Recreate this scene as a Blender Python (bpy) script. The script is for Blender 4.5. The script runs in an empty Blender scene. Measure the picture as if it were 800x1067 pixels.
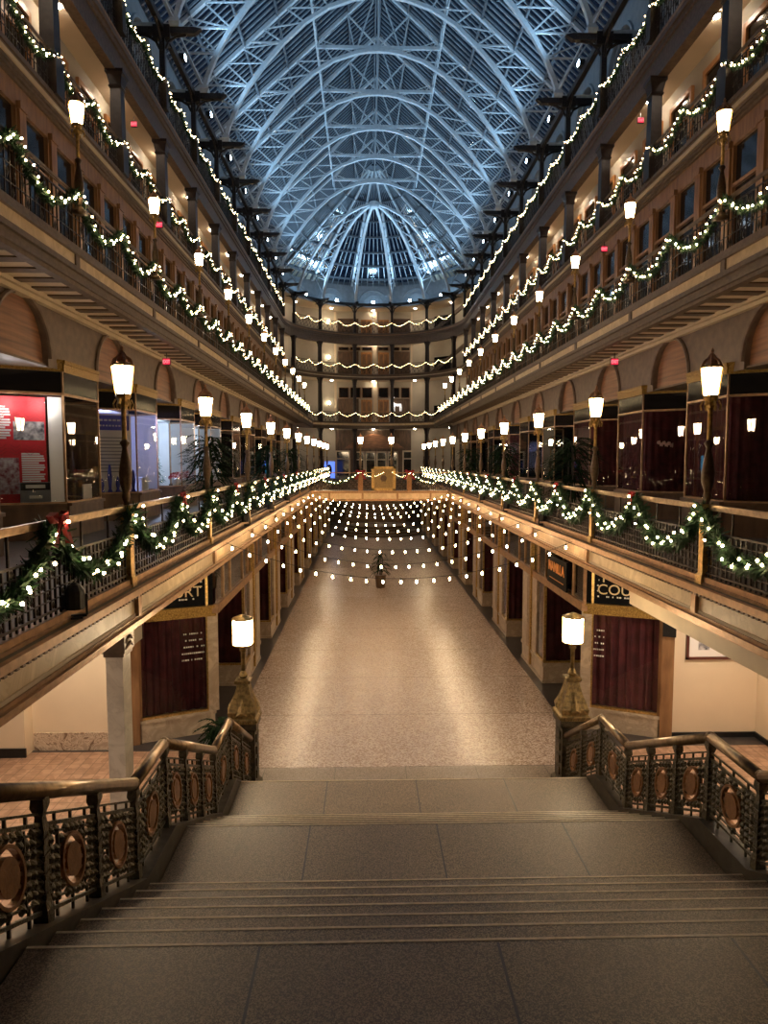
import bpy, math, random
from math import sin, cos, pi, radians as R, sqrt, atan2
from mathutils import Vector, Matrix
random.seed(7)
S = bpy.context.scene
COL = S.collection
ORD = ['first', 'second', 'third', 'fourth', 'fifth', 'sixth', 'seventh', 'eighth', 'ninth', 'tenth', 'eleventh',
       'twelfth', 'thirteenth', 'fourteenth', 'fifteenth', 'sixteenth', 'seventeenth', 'eighteenth', 'nineteenth', 'twentieth',
       'twenty-first', 'twenty-second', 'twenty-third', 'twenty-fourth', 'twenty-fifth', 'twenty-sixth', 'twenty-seventh', 'twenty-eighth']
def nth(i, first): return 'foremost' if i < first else ORD[i - first]
B = 4.385                     # one bay of the arcade
G0, U0 = 4.305, 3.74          # lamp lines of the main gallery / of the upper storeys
SIDE = {-1: 'left', 1: 'right'}
W2, W3, W4, WW = 3.58, 5.75, 7.92, 9.35
YA = 61.0                     # centre of the round end
YEND = 57.0

# ------------------------------------------------------------------ materials
def mat(name, c, rough=.5, metal=0., var=0., scale=6., bump=0., c2=None, spec=.5, bscale=None):
    m = bpy.data.materials.new(name); m.use_nodes = True
    n = m.node_tree.nodes; l = m.node_tree.links
    b = n['Principled BSDF']
    b.inputs['Roughness'].default_value = rough; b.inputs['Metallic'].default_value = metal
    b.inputs['Specular IOR Level'].default_value = spec
    b.inputs['Base Color'].default_value = (*c, 1)
    if var or c2 or bump:
        tc = n.new('ShaderNodeTexCoord'); nz = n.new('ShaderNodeTexNoise')
        nz.inputs['Scale'].default_value = scale; nz.inputs['Detail'].default_value = 6
        l.new(tc.outputs['Object'], nz.inputs['Vector'])
        if var or c2:
            rp = n.new('ShaderNodeValToRGB')
            a = c2 if c2 else tuple(x * (1 - var) for x in c)
            z = c if c2 else tuple(min(1, x * (1 + var)) for x in c)
            rp.color_ramp.elements[0].position = .35; rp.color_ramp.elements[1].position = .65
            rp.color_ramp.elements[0].color = (*a, 1); rp.color_ramp.elements[1].color = (*z, 1)
            l.new(nz.outputs['Fac'], rp.inputs['Fac']); l.new(rp.outputs['Color'], b.inputs['Base Color'])
        if bump:
            nb = n.new('ShaderNodeTexNoise'); nb.inputs['Scale'].default_value = bscale or scale * 4
            nb.inputs['Detail'].default_value = 4
            l.new(tc.outputs['Object'], nb.inputs['Vector'])
            bp = n.new('ShaderNodeBump'); bp.inputs['Strength'].default_value = bump; bp.inputs['Distance'].default_value = .02
            l.new(nb.outputs['Fac'], bp.inputs['Height']); l.new(bp.outputs['Normal'], b.inputs['Normal'])
    return m

def emit(name, c, s, sample=True):
    m = bpy.data.materials.new(name); m.use_nodes = True
    n = m.node_tree.nodes; n.clear()
    e = n.new('ShaderNodeEmission'); e.inputs['Color'].default_value = (*c, 1); e.inputs['Strength'].default_value = s
    o = n.new('ShaderNodeOutputMaterial'); m.node_tree.links.new(e.outputs[0], o.inputs[0])
    if not sample:
        m.cycles.emission_sampling = 'NONE'
    return m

def glass(name, tint=(1, 1, 1), refl=1.0, rough=.02):
    m = bpy.data.materials.new(name); m.use_nodes = True
    n = m.node_tree.nodes; l = m.node_tree.links; n.clear()
    t = n.new('ShaderNodeBsdfTransparent'); t.inputs['Color'].default_value = (*tint, 1)
    g = n.new('ShaderNodeBsdfGlossy'); g.inputs['Roughness'].default_value = rough
    f = n.new('ShaderNodeFresnel'); f.inputs['IOR'].default_value = 1.45
    k = n.new('ShaderNodeMath'); k.operation = 'MULTIPLY'; k.use_clamp = True; k.inputs[1].default_value = refl
    l.new(f.outputs[0], k.inputs[0])
    x = n.new('ShaderNodeMixShader'); l.new(k.outputs[0], x.inputs[0]); l.new(t.outputs[0], x.inputs[1]); l.new(g.outputs[0], x.inputs[2])
    o = n.new('ShaderNodeOutputMaterial'); l.new(x.outputs[0], o.inputs[0])
    return m

def speckle(name, c1, c2, c3, rough, fine=55., joints=None, jw=.006, jc=.45, big=.12):
    """terrazzo / granite: fine chips, broad mottling, and saw-cut joints given as (sx, sy, ox, oy)"""
    m = bpy.data.materials.new(name); m.use_nodes = True
    n = m.node_tree.nodes; l = m.node_tree.links; b = n['Principled BSDF']
    tc = n.new('ShaderNodeTexCoord')
    v = n.new('ShaderNodeTexVoronoi'); v.inputs['Scale'].default_value = fine
    l.new(tc.outputs['Object'], v.inputs['Vector'])
    sp = n.new('ShaderNodeSeparateColor'); l.new(v.outputs['Color'], sp.inputs[0])
    rp = n.new('ShaderNodeValToRGB'); e = rp.color_ramp.elements
    e[0].position = .25; e[0].color = (*c1, 1); e[1].position = .8; e[1].color = (*c3, 1)
    x = e.new(.55); x.color = (*c2, 1)
    l.new(sp.outputs[0], rp.inputs['Fac'])
    nz = n.new('ShaderNodeTexNoise'); nz.inputs['Scale'].default_value = 1.3; nz.inputs['Detail'].default_value = 5
    l.new(tc.outputs['Object'], nz.inputs['Vector'])
    mr = n.new('ShaderNodeMapRange'); mr.inputs[1].default_value = .3; mr.inputs[2].default_value = .7
    mr.inputs[3].default_value = 1 - big; mr.inputs[4].default_value = 1 + big
    l.new(nz.outputs['Fac'], mr.inputs[0])
    mx = n.new('ShaderNodeVectorMath'); mx.operation = 'SCALE'
    l.new(rp.outputs['Color'], mx.inputs[0]); l.new(mr.outputs[0], mx.inputs['Scale'])
    out = mx.outputs[0]
    if joints:
        sx, sy, ox, oy = joints
        se = n.new('ShaderNodeSeparateXYZ'); l.new(tc.outputs['Object'], se.inputs[0])
        last = None
        for ax, s, o in ((0, sx, ox), (1, sy, oy)):
            if not s: continue
            a = n.new('ShaderNodeMath'); a.operation = 'ADD'; a.inputs[1].default_value = 1000 * s - o; l.new(se.outputs[ax], a.inputs[0])
            p = n.new('ShaderNodeMath'); p.operation = 'PINGPONG'; p.inputs[1].default_value = s / 2; l.new(a.outputs[0], p.inputs[0])
            q = n.new('ShaderNodeMath'); q.operation = 'LESS_THAN'; q.inputs[1].default_value = jw; l.new(p.outputs[0], q.inputs[0])
            if last:
                w = n.new('ShaderNodeMath'); w.operation = 'MAXIMUM'; l.new(last.outputs[0], w.inputs[0]); l.new(q.outputs[0], w.inputs[1]); last = w
            else: last = q
        r2 = n.new('ShaderNodeMapRange'); r2.inputs[3].default_value = 1; r2.inputs[4].default_value = jc
        l.new(last.outputs[0], r2.inputs[0])
        m2 = n.new('ShaderNodeVectorMath'); m2.operation = 'SCALE'; l.new(out, m2.inputs[0]); l.new(r2.outputs[0], m2.inputs['Scale'])
        out = m2.outputs[0]
    l.new(out, b.inputs['Base Color'])
    rn = n.new('ShaderNodeMapRange'); rn.inputs[1].default_value = .3; rn.inputs[2].default_value = .7
    rn.inputs[3].default_value = rough * .96; rn.inputs[4].default_value = rough * 1.05
    l.new(nz.outputs['Fac'], rn.inputs[0]); l.new(rn.outputs[0], b.inputs['Roughness'])
    return m

def wood(name, c1, c2, rough=.4, sc=(1, 1, 9), rot=(0, 0, 0)):
    m = bpy.data.materials.new(name); m.use_nodes = True
    n = m.node_tree.nodes; l = m.node_tree.links; b = n['Principled BSDF']
    tc = n.new('ShaderNodeTexCoord'); mp = n.new('ShaderNodeMapping'); mp.inputs['Scale'].default_value = sc
    nz = n.new('ShaderNodeTexNoise'); nz.inputs['Scale'].default_value = 1.6; nz.inputs['Detail'].default_value = 8
    rp = n.new('ShaderNodeValToRGB'); rp.color_ramp.elements[0].position = .32; rp.color_ramp.elements[1].position = .7
    rp.color_ramp.elements[0].color = (*c1, 1); rp.color_ramp.elements[1].color = (*c2, 1)
    l.new(tc.outputs['Object'], mp.inputs[0]); l.new(mp.outputs[0], nz.inputs['Vector'])
    l.new(nz.outputs['Fac'], rp.inputs[0]); l.new(rp.outputs[0], b.inputs['Base Color'])
    b.inputs['Roughness'].default_value = rough
    return m

def veined(name, c1, c2, c3, scale=3., rough=.25):
    m = bpy.data.materials.new(name); m.use_nodes = True
    n = m.node_tree.nodes; l = m.node_tree.links; b = n['Principled BSDF']
    tc = n.new('ShaderNodeTexCoord'); nz = n.new('ShaderNodeTexNoise')
    nz.inputs['Scale'].default_value = scale; nz.inputs['Detail'].default_value = 7; nz.inputs['Distortion'].default_value = 1.8
    rp = n.new('ShaderNodeValToRGB'); e = rp.color_ramp.elements
    e[0].position = .36; e[0].color = (*c1, 1); e[1].position = .62; e[1].color = (*c3, 1)
    x = e.new(.47); x.color = (*c2, 1); x = e.new(.5); x.color = (*c1, 1); x = e.new(.53); x.color = (*c2, 1)
    l.new(tc.outputs['Object'], nz.inputs['Vector']); l.new(nz.outputs['Fac'], rp.inputs[0]); l.new(rp.outputs[0], b.inputs['Base Color'])
    b.inputs['Roughness'].default_value = rough
    return m

MT = dict(
    floor=speckle('terrazzo floor', (.31, .225, .18), (.47, .37, .31), (.61, .51, .44), .24, 40., (0, 2.5, 0, 11.74), .014, .5, .04),
    granite=speckle('granite step', (.098, .067, .044), (.19, .137, .092), (.34, .255, .17), .40, 165., None, big=.12),
    slab=speckle('granite landing', (.085, .07, .05), (.20, .165, .125), (.34, .285, .22), .5, 62., (1.24, 0, .22, 0), .006, .35, .2),
    nosing=mat('worn step nosing', (.72, .60, .43), .45, 0, .15, 30),
    threshold=speckle('threshold slab', (.14, .105, .08), (.24, .19, .145), (.34, .28, .22), .35, 90., (1.24, 0, .0, 0), .006, .4, .1),
    tile=speckle('quarry tile', (.36, .215, .14), (.43, .265, .175), (.49, .31, .21), .35, 9., (.2, .2, 0, 0), .008, .55, .1),
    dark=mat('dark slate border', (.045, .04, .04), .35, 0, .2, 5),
    ledge=mat('gallery ledge slate', (.075, .065, .055), .5, 0, .2, 8),
    bronze=mat('bronze moulding', (.36, .215, .115), .42, .55, .2, 9, .08),
    bronzed=mat('dark bronze moulding', (.13, .085, .055), .45, .4, .25, 7),
    umber=mat('painted iron umber', (.15, .105, .075), .5, .2, .2, 9),
    panel=veined('fascia marble', (.62, .47, .27), (.70, .54, .33), (.78, .62, .40), 2.2, .4),
    iron=mat('dark cast iron', (.035, .028, .026), .45, .5, .3, 20),
    plum=mat('plum painted column', (.026, .018, .019), .42, .2, .2, 8),
    black=mat('black paint', (.012, .012, .013), .35, .1, .2, 9),
    curbm=mat('dark patinated curb', (.062, .050, .034), .45, .4, .3, 10),
    patina=mat('bronze patina', (.045, .042, .028), .45, .5, 0, 14, .5, (.11, .092, .058)),
    patina2=mat('polished rail bronze', (.30, .22, .14), .3, .85, .25, 12, .06),
    medal=mat('worn copper medallion', (.27, .135, .058), .42, .6, .2, 18, .15),
    brass=mat('aged brass', (.50, .33, .12), .34, .8, .3, 25, .15),
    brassd=mat('dark turned bronze', (.13, .085, .05), .4, .5, .2, 20),
    gold=mat('gilded frieze', (.42, .27, .075), .42, .75, 0, 45, .7, (.18, .10, .025), bscale=60),
    plaque=mat('dull gilt plaque', (.33, .22, .085), .6, .25, .15, 14),
    copper=mat('lit copper crown', (.58, .30, .17), .45, .5, .2, 18),
    newel=mat('gilded newel bronze', (.40, .29, .12), .42, .65, 0, 18, .5, (.17, .13, .06), bscale=50),
    cream=mat('cream wall paint', (.74, .60, .43), .7, 0, .03, 1.5),
    beige=mat('beige bulkhead', (.60, .49, .34), .6, 0, .06, 3),
    grey=mat('grey drywall header', (.42, .37, .30), .7, 0, .04, 3),
    soffit=mat('cream soffit plaster', (.70, .58, .43), .75, 0, .04, 1.2),
    apse=mat('pale apse wall plaster', (.48, .43, .345), .75, 0, .05, 1),
    stone=mat('grey arcade stone', (.27, .285, .30), .7, 0, .1, 3),
    arch=wood('curved oak arch lining', (.13, .055, .028), (.36, .16, .078), .38, (1, .4, 7)),
    wallb=mat('brown stencilled plaster', (.135, .095, .072), .55, 0, 0, 5, .1, (.19, .135, .10)),
    oak=wood('oak joinery', (.17, .085, .038), (.33, .175, .08), .45, (5, 5, 1)),
    door=wood('orange oak door', (.36, .155, .05), (.55, .26, .09), .4, (5, 5, 1)),
    walnut=wood('walnut panel', (.07, .04, .025), (.16, .09, .05), .45, (4, 4, 1)),
    white=mat('white plaster', (.80, .79, .76), .6, 0, .03, 3),
    marble=veined('white column marble', (.60, .55, .47), (.68, .63, .54), (.76, .71, .62), 2.5, .3),
    vein=veined('brown veined marble', (.20, .13, .09), (.62, .50, .38), (.42, .32, .24), 3.5, .2),
    plinth=veined('tan shopfront marble', (.36, .28, .20), (.44, .35, .26), (.52, .42, .31), 3., .3),
    curtain=mat('maroon velvet', (.085, .014, .020), .8, 0, .3, 4),
    truss=mat('white painted steel', (.62, .65, .67), .45, .1, .08, 8),
    bar=mat('grey glazing bar', (.26, .29, .32), .5, .2, .1, 8),
    purlin=mat('dark purlin steel', (.13, .14, .155), .5, .3, .1, 8),
    shade=emit('frosted lantern glass', (1, .73, .44), 72),
    shade2=emit('newel lantern glass', (1, .76, .46), 52),
    bulb=emit('warm fairy bulb', (1, .70, .36), 34, False),
    fest=emit('festoon bulb', (1, .60, .28), 75),
    down=emit('ceiling lamp lens', (1, .82, .62), 140), down2=emit('added bright ceiling lamp lens', (1, .82, .62), 230), down3=emit('far ceiling lamp lens', (1, .80, .58), 75),
    flood=emit('blue white flood lens', (.62, .80, 1), 40, False),
    sconce=emit('sconce globe', (1, .82, .55), 20),
    red=emit('red exit panel', (.85, .02, .06), 1.0, False),
    pink=emit('exit lettering', (1, .25, .28), 1.3, False),
    green=mat('fir needles', (.018, .060, .022), .6, 0, .4, 12),
    leaf=mat('palm leaf', (.011, .026, .011), .8, 0, .4, 8, spec=.1),
    bow=mat('red velvet bow', (.30, .012, .018), .6, 0, .2, 9),
    pot=mat('dark pot', (.03, .025, .022), .35, 0, .1, 9),
    potb=mat('bronze planter', (.16, .11, .07), .35, .5, .1, 9),
    wire=mat('black wire', (.01, .01, .01), .5),
    glass=glass('shop glass', (.93, .93, .92), 1.6),
    dglass=glass('dark transom glass', (.30, .28, .28), 1.5),
    sky=glass('skylight glass', (.55, .62, .70), 1.0, .1),
    void=mat('black for signs and shaded interiors', (.004, .004, .005), .6, spec=.08),  # near-black: painted shade in openings and linings, own colour of the signs
    blackglass=mat('black glass', (.012, .011, .012), .08, 0),
    redp=mat('red printed poster', (.62, .022, .035), .5),
    redd=mat('dark red ornament', (.26, .010, .016), .5),
    paper=mat('white print', (.82, .78, .76), .6),
    bluep=mat('blue printed header', (.07, .08, .46), .5),
    photo=mat('printed black and white photo', (.55, .52, .52), .5, 0, 0, 9, 0, (.06, .06, .08)),
    photoc=mat('printed colour photo', (.60, .55, .55), .5, 0, 0, 11, 0, (.22, .03, .05)),
    signw=mat('pale sign lettering', (.80, .78, .70), .5),
    signg=mat('gold sign lettering', (.74, .60, .34), .5),
    orange=mat('orange sign lettering', (.75, .30, .06), .5),
    script=mat('pink script lettering', (.75, .5, .45), .5),
    blueglow=emit('blue lit display panel', (.12, .22, .95), 1.3, False),
    cyan=emit('cyan lit sign', (.05, .55, .95), 1.2, False),
    reindeer=emit('white lit reindeer', (1, .93, .85), 1.6, False),
    mahog=mat('mahogany picture frame', (.09, .022, .016), .35),
)

# ------------------------------------------------------------------ mesh builder
class M:
    def __init__(s): s.v = []; s.f = []
    def add(s, vs, fs):
        o = len(s.v); s.v += [tuple(p) for p in vs]; s.f += [tuple(i + o for i in q) for q in fs]; return s
    def box(s, a, b):
        (x0, y0, z0), (x1, y1, z1) = [min(p, q) for p, q in zip(a, b)], [max(p, q) for p, q in zip(a, b)]
        return s.add([(x0, y0, z0), (x1, y0, z0), (x1, y1, z0), (x0, y1, z0), (x0, y0, z1), (x1, y0, z1), (x1, y1, z1), (x0, y1, z1)],
                     [(0, 3, 2, 1), (4, 5, 6, 7), (0, 1, 5, 4), (1, 2, 6, 5), (2, 3, 7, 6), (3, 0, 4, 7)])
    def cbox(s, c, d): return s.box([c[i] - d[i] / 2 for i in range(3)], [c[i] + d[i] / 2 for i in range(3)])
    def bar(s, p, q, w, h=None, up=(0, 0, 1)):
        p = Vector(p); q = Vector(q); h = h or w; d = (q - p).normalized(); u = Vector(up)
        if abs(d.dot(u)) > .98: u = Vector((1, 0, 0)) if abs(d.x) < .9 else Vector((0, 1, 0))
        a = d.cross(u).normalized() * w / 2; b = a.cross(d).normalized() * h / 2
        return s.add([p - a - b, p + a - b, p + a + b, p - a + b, q - a - b, q + a - b, q + a + b, q - a + b],
                     [(0, 3, 2, 1), (4, 5, 6, 7), (0, 1, 5, 4), (1, 2, 6, 5), (2, 3, 7, 6), (3, 0, 4, 7)])
    def tube(s, pts, r, n=6):
        pts = [Vector(p) for p in pts]; k = len(pts); rs = r if isinstance(r, (list, tuple)) else [r] * k; vs = []; u = None
        for i, p in enumerate(pts):
            d = (pts[min(i + 1, k - 1)] - pts[max(i - 1, 0)]).normalized()
            if u is None: u = d.orthogonal().normalized()
            u = (u - d * u.dot(d)).normalized(); w = d.cross(u)
            vs += [p + (u * cos(2 * pi * j / n) + w * sin(2 * pi * j / n)) * rs[i] for j in range(n)]
        fs = [(i * n + j, i * n + (j + 1) % n, (i + 1) * n + (j + 1) % n, (i + 1) * n + j) for i in range(k - 1) for j in range(n)]
        fs += [tuple(range(n - 1, -1, -1)), tuple((k - 1) * n + j for j in range(n))]
        return s.add(vs, fs)
    def lathe(s, prof, n=12, c=(0, 0, 0), rot=0., ax=None):
        vs = []; k = len(prof)
        for r, z in prof:
            for j in range(n):
                a = rot + 2 * pi * j / n
                vs.append((c[0] + r * cos(a), c[1] + r * sin(a), c[2] + z))
        if ax == 'x': vs = [(c[0] + (p[2] - c[2]), p[1], c[2] + (p[0] - c[0])) for p in vs]
        fs = [(i * n + j, i * n + (j + 1) % n, (i + 1) * n + (j + 1) % n, (i + 1) * n + j) for i in range(k - 1) for j in range(n)]
        fs += [tuple(range(n - 1, -1, -1)), tuple((k - 1) * n + j for j in range(n))]
        return s.add(vs, fs)
    def sq(s, prof, c=(0, 0, 0)): return s.lathe([(r * sqrt(2), z) for r, z in prof], 4, c, pi / 4)
    def ball(s, c, r, seg=6, rings=4):
        return s.lathe([(max(1e-4, r * sin(pi * i / rings)), -r * cos(pi * i / rings)) for i in range(rings + 1)], seg, c)
    def quad(s, a, b, c, d): return s.add([a, b, c, d], [(0, 1, 2, 3)])
    def prism(s, poly, fn, d0, d1):
        """poly: 2-D outline; fn(u, v, d) -> 3-D"""
        k = len(poly)
        return s.add([fn(u, v, d0) for u, v in poly] + [fn(u, v, d1) for u, v in poly],
                     [tuple(range(k)), tuple(range(2 * k - 1, k - 1, -1))] + [(i, i + k, (i + 1) % k + k, (i + 1) % k) for i in range(k)])
    def mesh(s, name, m, smooth=False):
        me = bpy.data.meshes.new(name); me.from_pydata(s.v, [], s.f)
        me.materials.append(MT[m] if isinstance(m, str) else m)
        if smooth: me.polygons.foreach_set('use_smooth', [True] * len(me.polygons))
        me.update()
        return me

def P(name, me, *ch, label=None, loc=None):
    return (name, me, ch, label, loc)

STUFF = {'light_string', 'slab_joint'}
def _mk(t, parent):
    name, me, ch, label, loc = t
    o = bpy.data.objects.new(name, me); COL.objects.link(o)
    if name in STUFF: o['kind'] = 'stuff'
    if parent: o.parent = parent
    if loc: o.location = loc
    if label: o['label'] = label
    for c in ch: _mk(c, o)
    return o

def thing(t, label, cat, loc=(0, 0, 0), rz=0., group=None, scale=None, rot=None, kind=None):
    o = _mk(t, None); o.location = loc; o.rotation_euler = rot or (0, 0, rz)
    if scale: o.scale = scale
    o['label'] = label; o['category'] = cat
    if group: o['group'] = group
    if kind: o['kind'] = kind
    return o

def struct(name, mb, m, label, cat, ch=(), loc=(0, 0, 0), rz=0.):
    o = _mk(P(name, mb.mesh(name, m) if isinstance(mb, M) else mb, *ch), None); o.location = loc; o.rotation_euler = (0, 0, rz)
    o['kind'] = 'structure'; o['label'] = label; o['category'] = cat
    return o

def text(s, size, m, ext=.004, align='CENTER', name='lettering', bold=0.):
    c = bpy.data.curves.new(name, 'FONT'); c.body = s; c.size = size; c.extrude = ext; c.align_x = align; c.offset = bold
    c.materials.append(MT[m]); o = bpy.data.objects.new(name, c); me = bpy.data.meshes.new_from_object(o); me.name = name
    bpy.data.objects.remove(o); return me

def place(s, d, y, z): return (s * d, y, z)        # d = distance from the centre line
RZ = {-1: 0., 1: pi}                                # local +x always points into the court

# ------------------------------------------------------------------ camera
cam = bpy.data.cameras.new('camera'); cam.lens = 710 / 1067 * 36; cam.sensor_width = 36; cam.sensor_height = 36; cam.sensor_fit = 'AUTO'
cam.clip_end = 300
co = bpy.data.objects.new('camera', cam); COL.objects.link(co)
co.location = (-.676, 0, 5.45); co.rotation_euler = (R(90 - 4.391), 0, R(-1.441)); S.camera = co

# ------------------------------------------------------------------ floors and stair
m = M(); m.box((-3.4, 11.72, -.1), (3.4, 60, 0)); struct('floor', m, 'floor', 'tan terrazzo floor of the arcade court', 'floor')
m = M(); m.box((-2.62, 10.6, -.1), (2.72, 11.72, .004)); struct('floor_threshold', m, 'threshold', 'grey threshold slabs between the two newel posts', 'floor')
for s in (-1, 1):
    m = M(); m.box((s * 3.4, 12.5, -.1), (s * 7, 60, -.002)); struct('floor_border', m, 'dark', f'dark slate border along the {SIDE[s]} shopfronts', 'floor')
    m = M(); m.box((s * 2.56, -6, -.1), (s * 14, 12.5, -.003))
    m.box((s * 2.72, 11.72, -.1), (s * 3.4, 12.5, -.002)) if s > 0 else m.box((-2.62, 11.72, -.1), (-3.4, 12.5, -.002))
    struct('floor_tiles', m, 'tile', f'orange quarry tile floor on the {SIDE[s]} of the stair', 'floor')

FL = [(10.78, 9.06, 0., .92), (8.13, 6.2, .92, 1.84), (5.37, 3.095, 1.84, 2.91), (2.3, .4, 2.91, 3.83)]   # flights: y bottom, y top, z, z
prof = [(10.78, 0.)]; noses = []
for y0, y1, z0, z1 in FL:
    n = 7 if y0 == 5.37 else 6; t = (y0 - y1) / n; r = (z1 - z0) / n
    prof.append((y0, z0))
    for i in range(n):
        prof += [(y0 - i * t, z0 + (i + 1) * r), (y0 - (i + 1) * t, z0 + (i + 1) * r)]
        noses.append((y0 - i * t, z0 + (i + 1) * r))
prof += [(-6, 3.83), (-6, 0)]
pp = []
for p in prof:
    if not pp or p != pp[-1]: pp.append(p)
SW = 2.455
m = M(); m.prism([(y, z) for y, z in pp], lambda u, v, d: (d, u, v), -SW, SW)
n = M()
for y, z in noses: n.box((-SW, y - .011, z - .012), (SW, y + .006, z + .0025))
c = M()
for x in (-1.247, .003, 1.253):                        # saw cuts between the slabs of each landing
    for y0, y1, z in ((9.06, 8.13, .92), (6.2, 5.37, 1.84), (3.095, 2.3, 2.91)):
        xo = 0.
        c.box((x + xo, y1, z - .01), (x + xo + .014, y0 + .30, z + .0015))
thing(P('grand_staircase', m.mesh('grand_staircase', 'granite'), P('nosing', n.mesh('nosing', 'nosing')), P('slab_joint', c.mesh('slab_joint', 'dark'))),
      'wide speckled granite staircase with landings going down to the court floor', 'staircase')

# curb, railing
KN = [(10.62, .18), (9.04, 1.08), (8.10, 1.09), (6.14, 2.02), (5.32, 2.03), (3.05, 3.09), (2.3, 3.10), (.4, 4.04)]
RX = 2.55
def zk(y):
    for (a, za), (b, zb) in zip(KN, KN[1:]):
        if a >= y >= b: return za + (zb - za) * (a - y) / (a - b)
    return KN[-1][1]
def rail_panel(ya, za, yb, zb):
    """pierced bronze panel between two rail posts, in the y-z plane; sheared with the slope"""
    L = ya - yb; sl = (zb - za) / L
    T = lambda u, w, x=0.: (x, -u, w * .84 + sl * u)       # u along the rail, w above the curb
    e = M()
    for w in (.075, .70): e.bar(T(0, w), T(L, w), .022, .026, (1, 0, 0))
    for k in (.22, .5, .78):
        e.bar(T(L * k, .70), T(L * k, .77), .016); e.bar(T(L * k, .0), T(L * k, .14), .016)
    e.bar(T(0, .775), T(L, .775), .014, .014, (1, 0, 0))
    cu, cw = L / 2, .395
    ro, ri = min(.165, L * .27), min(.118, L * .19)
    # scroll ornament: leaves packed round the medallion, with a stepped outline
    N = max(7, int(L / .068))
    for i in range(N):
        for j in range(8):
            u = L * (i + .5) / N; w = .115 + .565 * (j + .5) / 8
            d = sqrt(((u - cu) / (ro * .98)) ** 2 + ((w - cw) / (ro * .98 * 1.33)) ** 2)
            if d < 1 or random.random() < .10: continue
            if j in (0, 7) and (i % 5 == 2): continue
            a = L / N * random.uniform(.62, .85); b = .034 * random.uniform(1.15, 1.55)
            pt = [(a * .5, b * .9), (a * .95, b * .25), (a * .6, -b * .75), (0, -b), (-a * .7, -b * .7), (-a * .95, b * .3), (-a * .45, b * .95)]
            e.add([T(u + p, w + q, 0) for p, q in pt] + [T(u, w, .026), T(u, w, -.026)],
                  [(k, (k + 1) % 7, 7) for k in range(7)] + [((k + 1) % 7, k, 8) for k in range(7)])
    for w in (.15, .27, .395, .52, .635):            # binding stems
        e.bar(T(.02, w), T(cu - (ro if abs(w - cw) < ro else .0), w), .014, .02, (1, 0, 0))
        e.bar(T(cu + (ro if abs(w - cw) < ro else .0), w), T(L - .02, w), .014, .02, (1, 0, 0))
    for u in (.12, .26, .74, .88): e.bar(T(L * u, .12), T(L * u, .67), .014, .02, (1, 0, 0))
    def disc(ra, rb, th):
        q = M(); nn = 24
        vs = []
        for k in range(nn):
            a = 2 * pi * k / nn
            for r_, x in ((ra, th), (rb, th), (rb, -th), (ra, -th)):
                vs.append(T(cu + r_ * cos(a), cw + 1.33 * r_ * sin(a), x))
        fs = []
        for k in range(nn):
            p, r_ = k * 4, (k + 1) % nn * 4
            for h in range(4): fs.append((p + h, p + (h + 1) % 4, r_ + (h + 1) % 4, r_ + h))
        return q.add(vs, fs)
    ring = disc(ri * 1.22, ro, .022)
    dk = disc(.001, ri * .88, .02); 
    for a in (0, pi * .18, -pi * .18, pi, pi * .82, pi * 1.18):
        ring.bar(T(cu + ri * .8 * cos(a), cw + ri * .9 * sin(a)), T(cu + ri * 1.25 * cos(a), cw + ri * 1.4 * sin(a)), .02, .02, (1, 0, 0))
    return e, ring, dk
def rail_post(h=.78):
    e = M()
    e.sq([(.042, -.02), (.042, .09), (.034, .11), (.027, .14), (.027, .52), (.034, .56), (.027, .59), (.022, .64), (.040, .70), (.036, h - .03)])
    for w in (.17, .29, .40, .50): e.cbox((0, 0, w), (.07, .07, .03))
    return e.mesh('rail_post', 'patina')
POST = rail_post()
SEG = [(0, 2, 'bottom flight', 'lowest'), (1, 1, 'lower landing', 'low landing'), (2, 3, 'middle flight', 'middle'), (3, 1, 'upper landing', 'upper landing'),
       (4, 3, 'upper flight', 'upper'), (5, 1, 'top landing', 'top landing'), (6, 3, 'top flight', 'top')]
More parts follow.
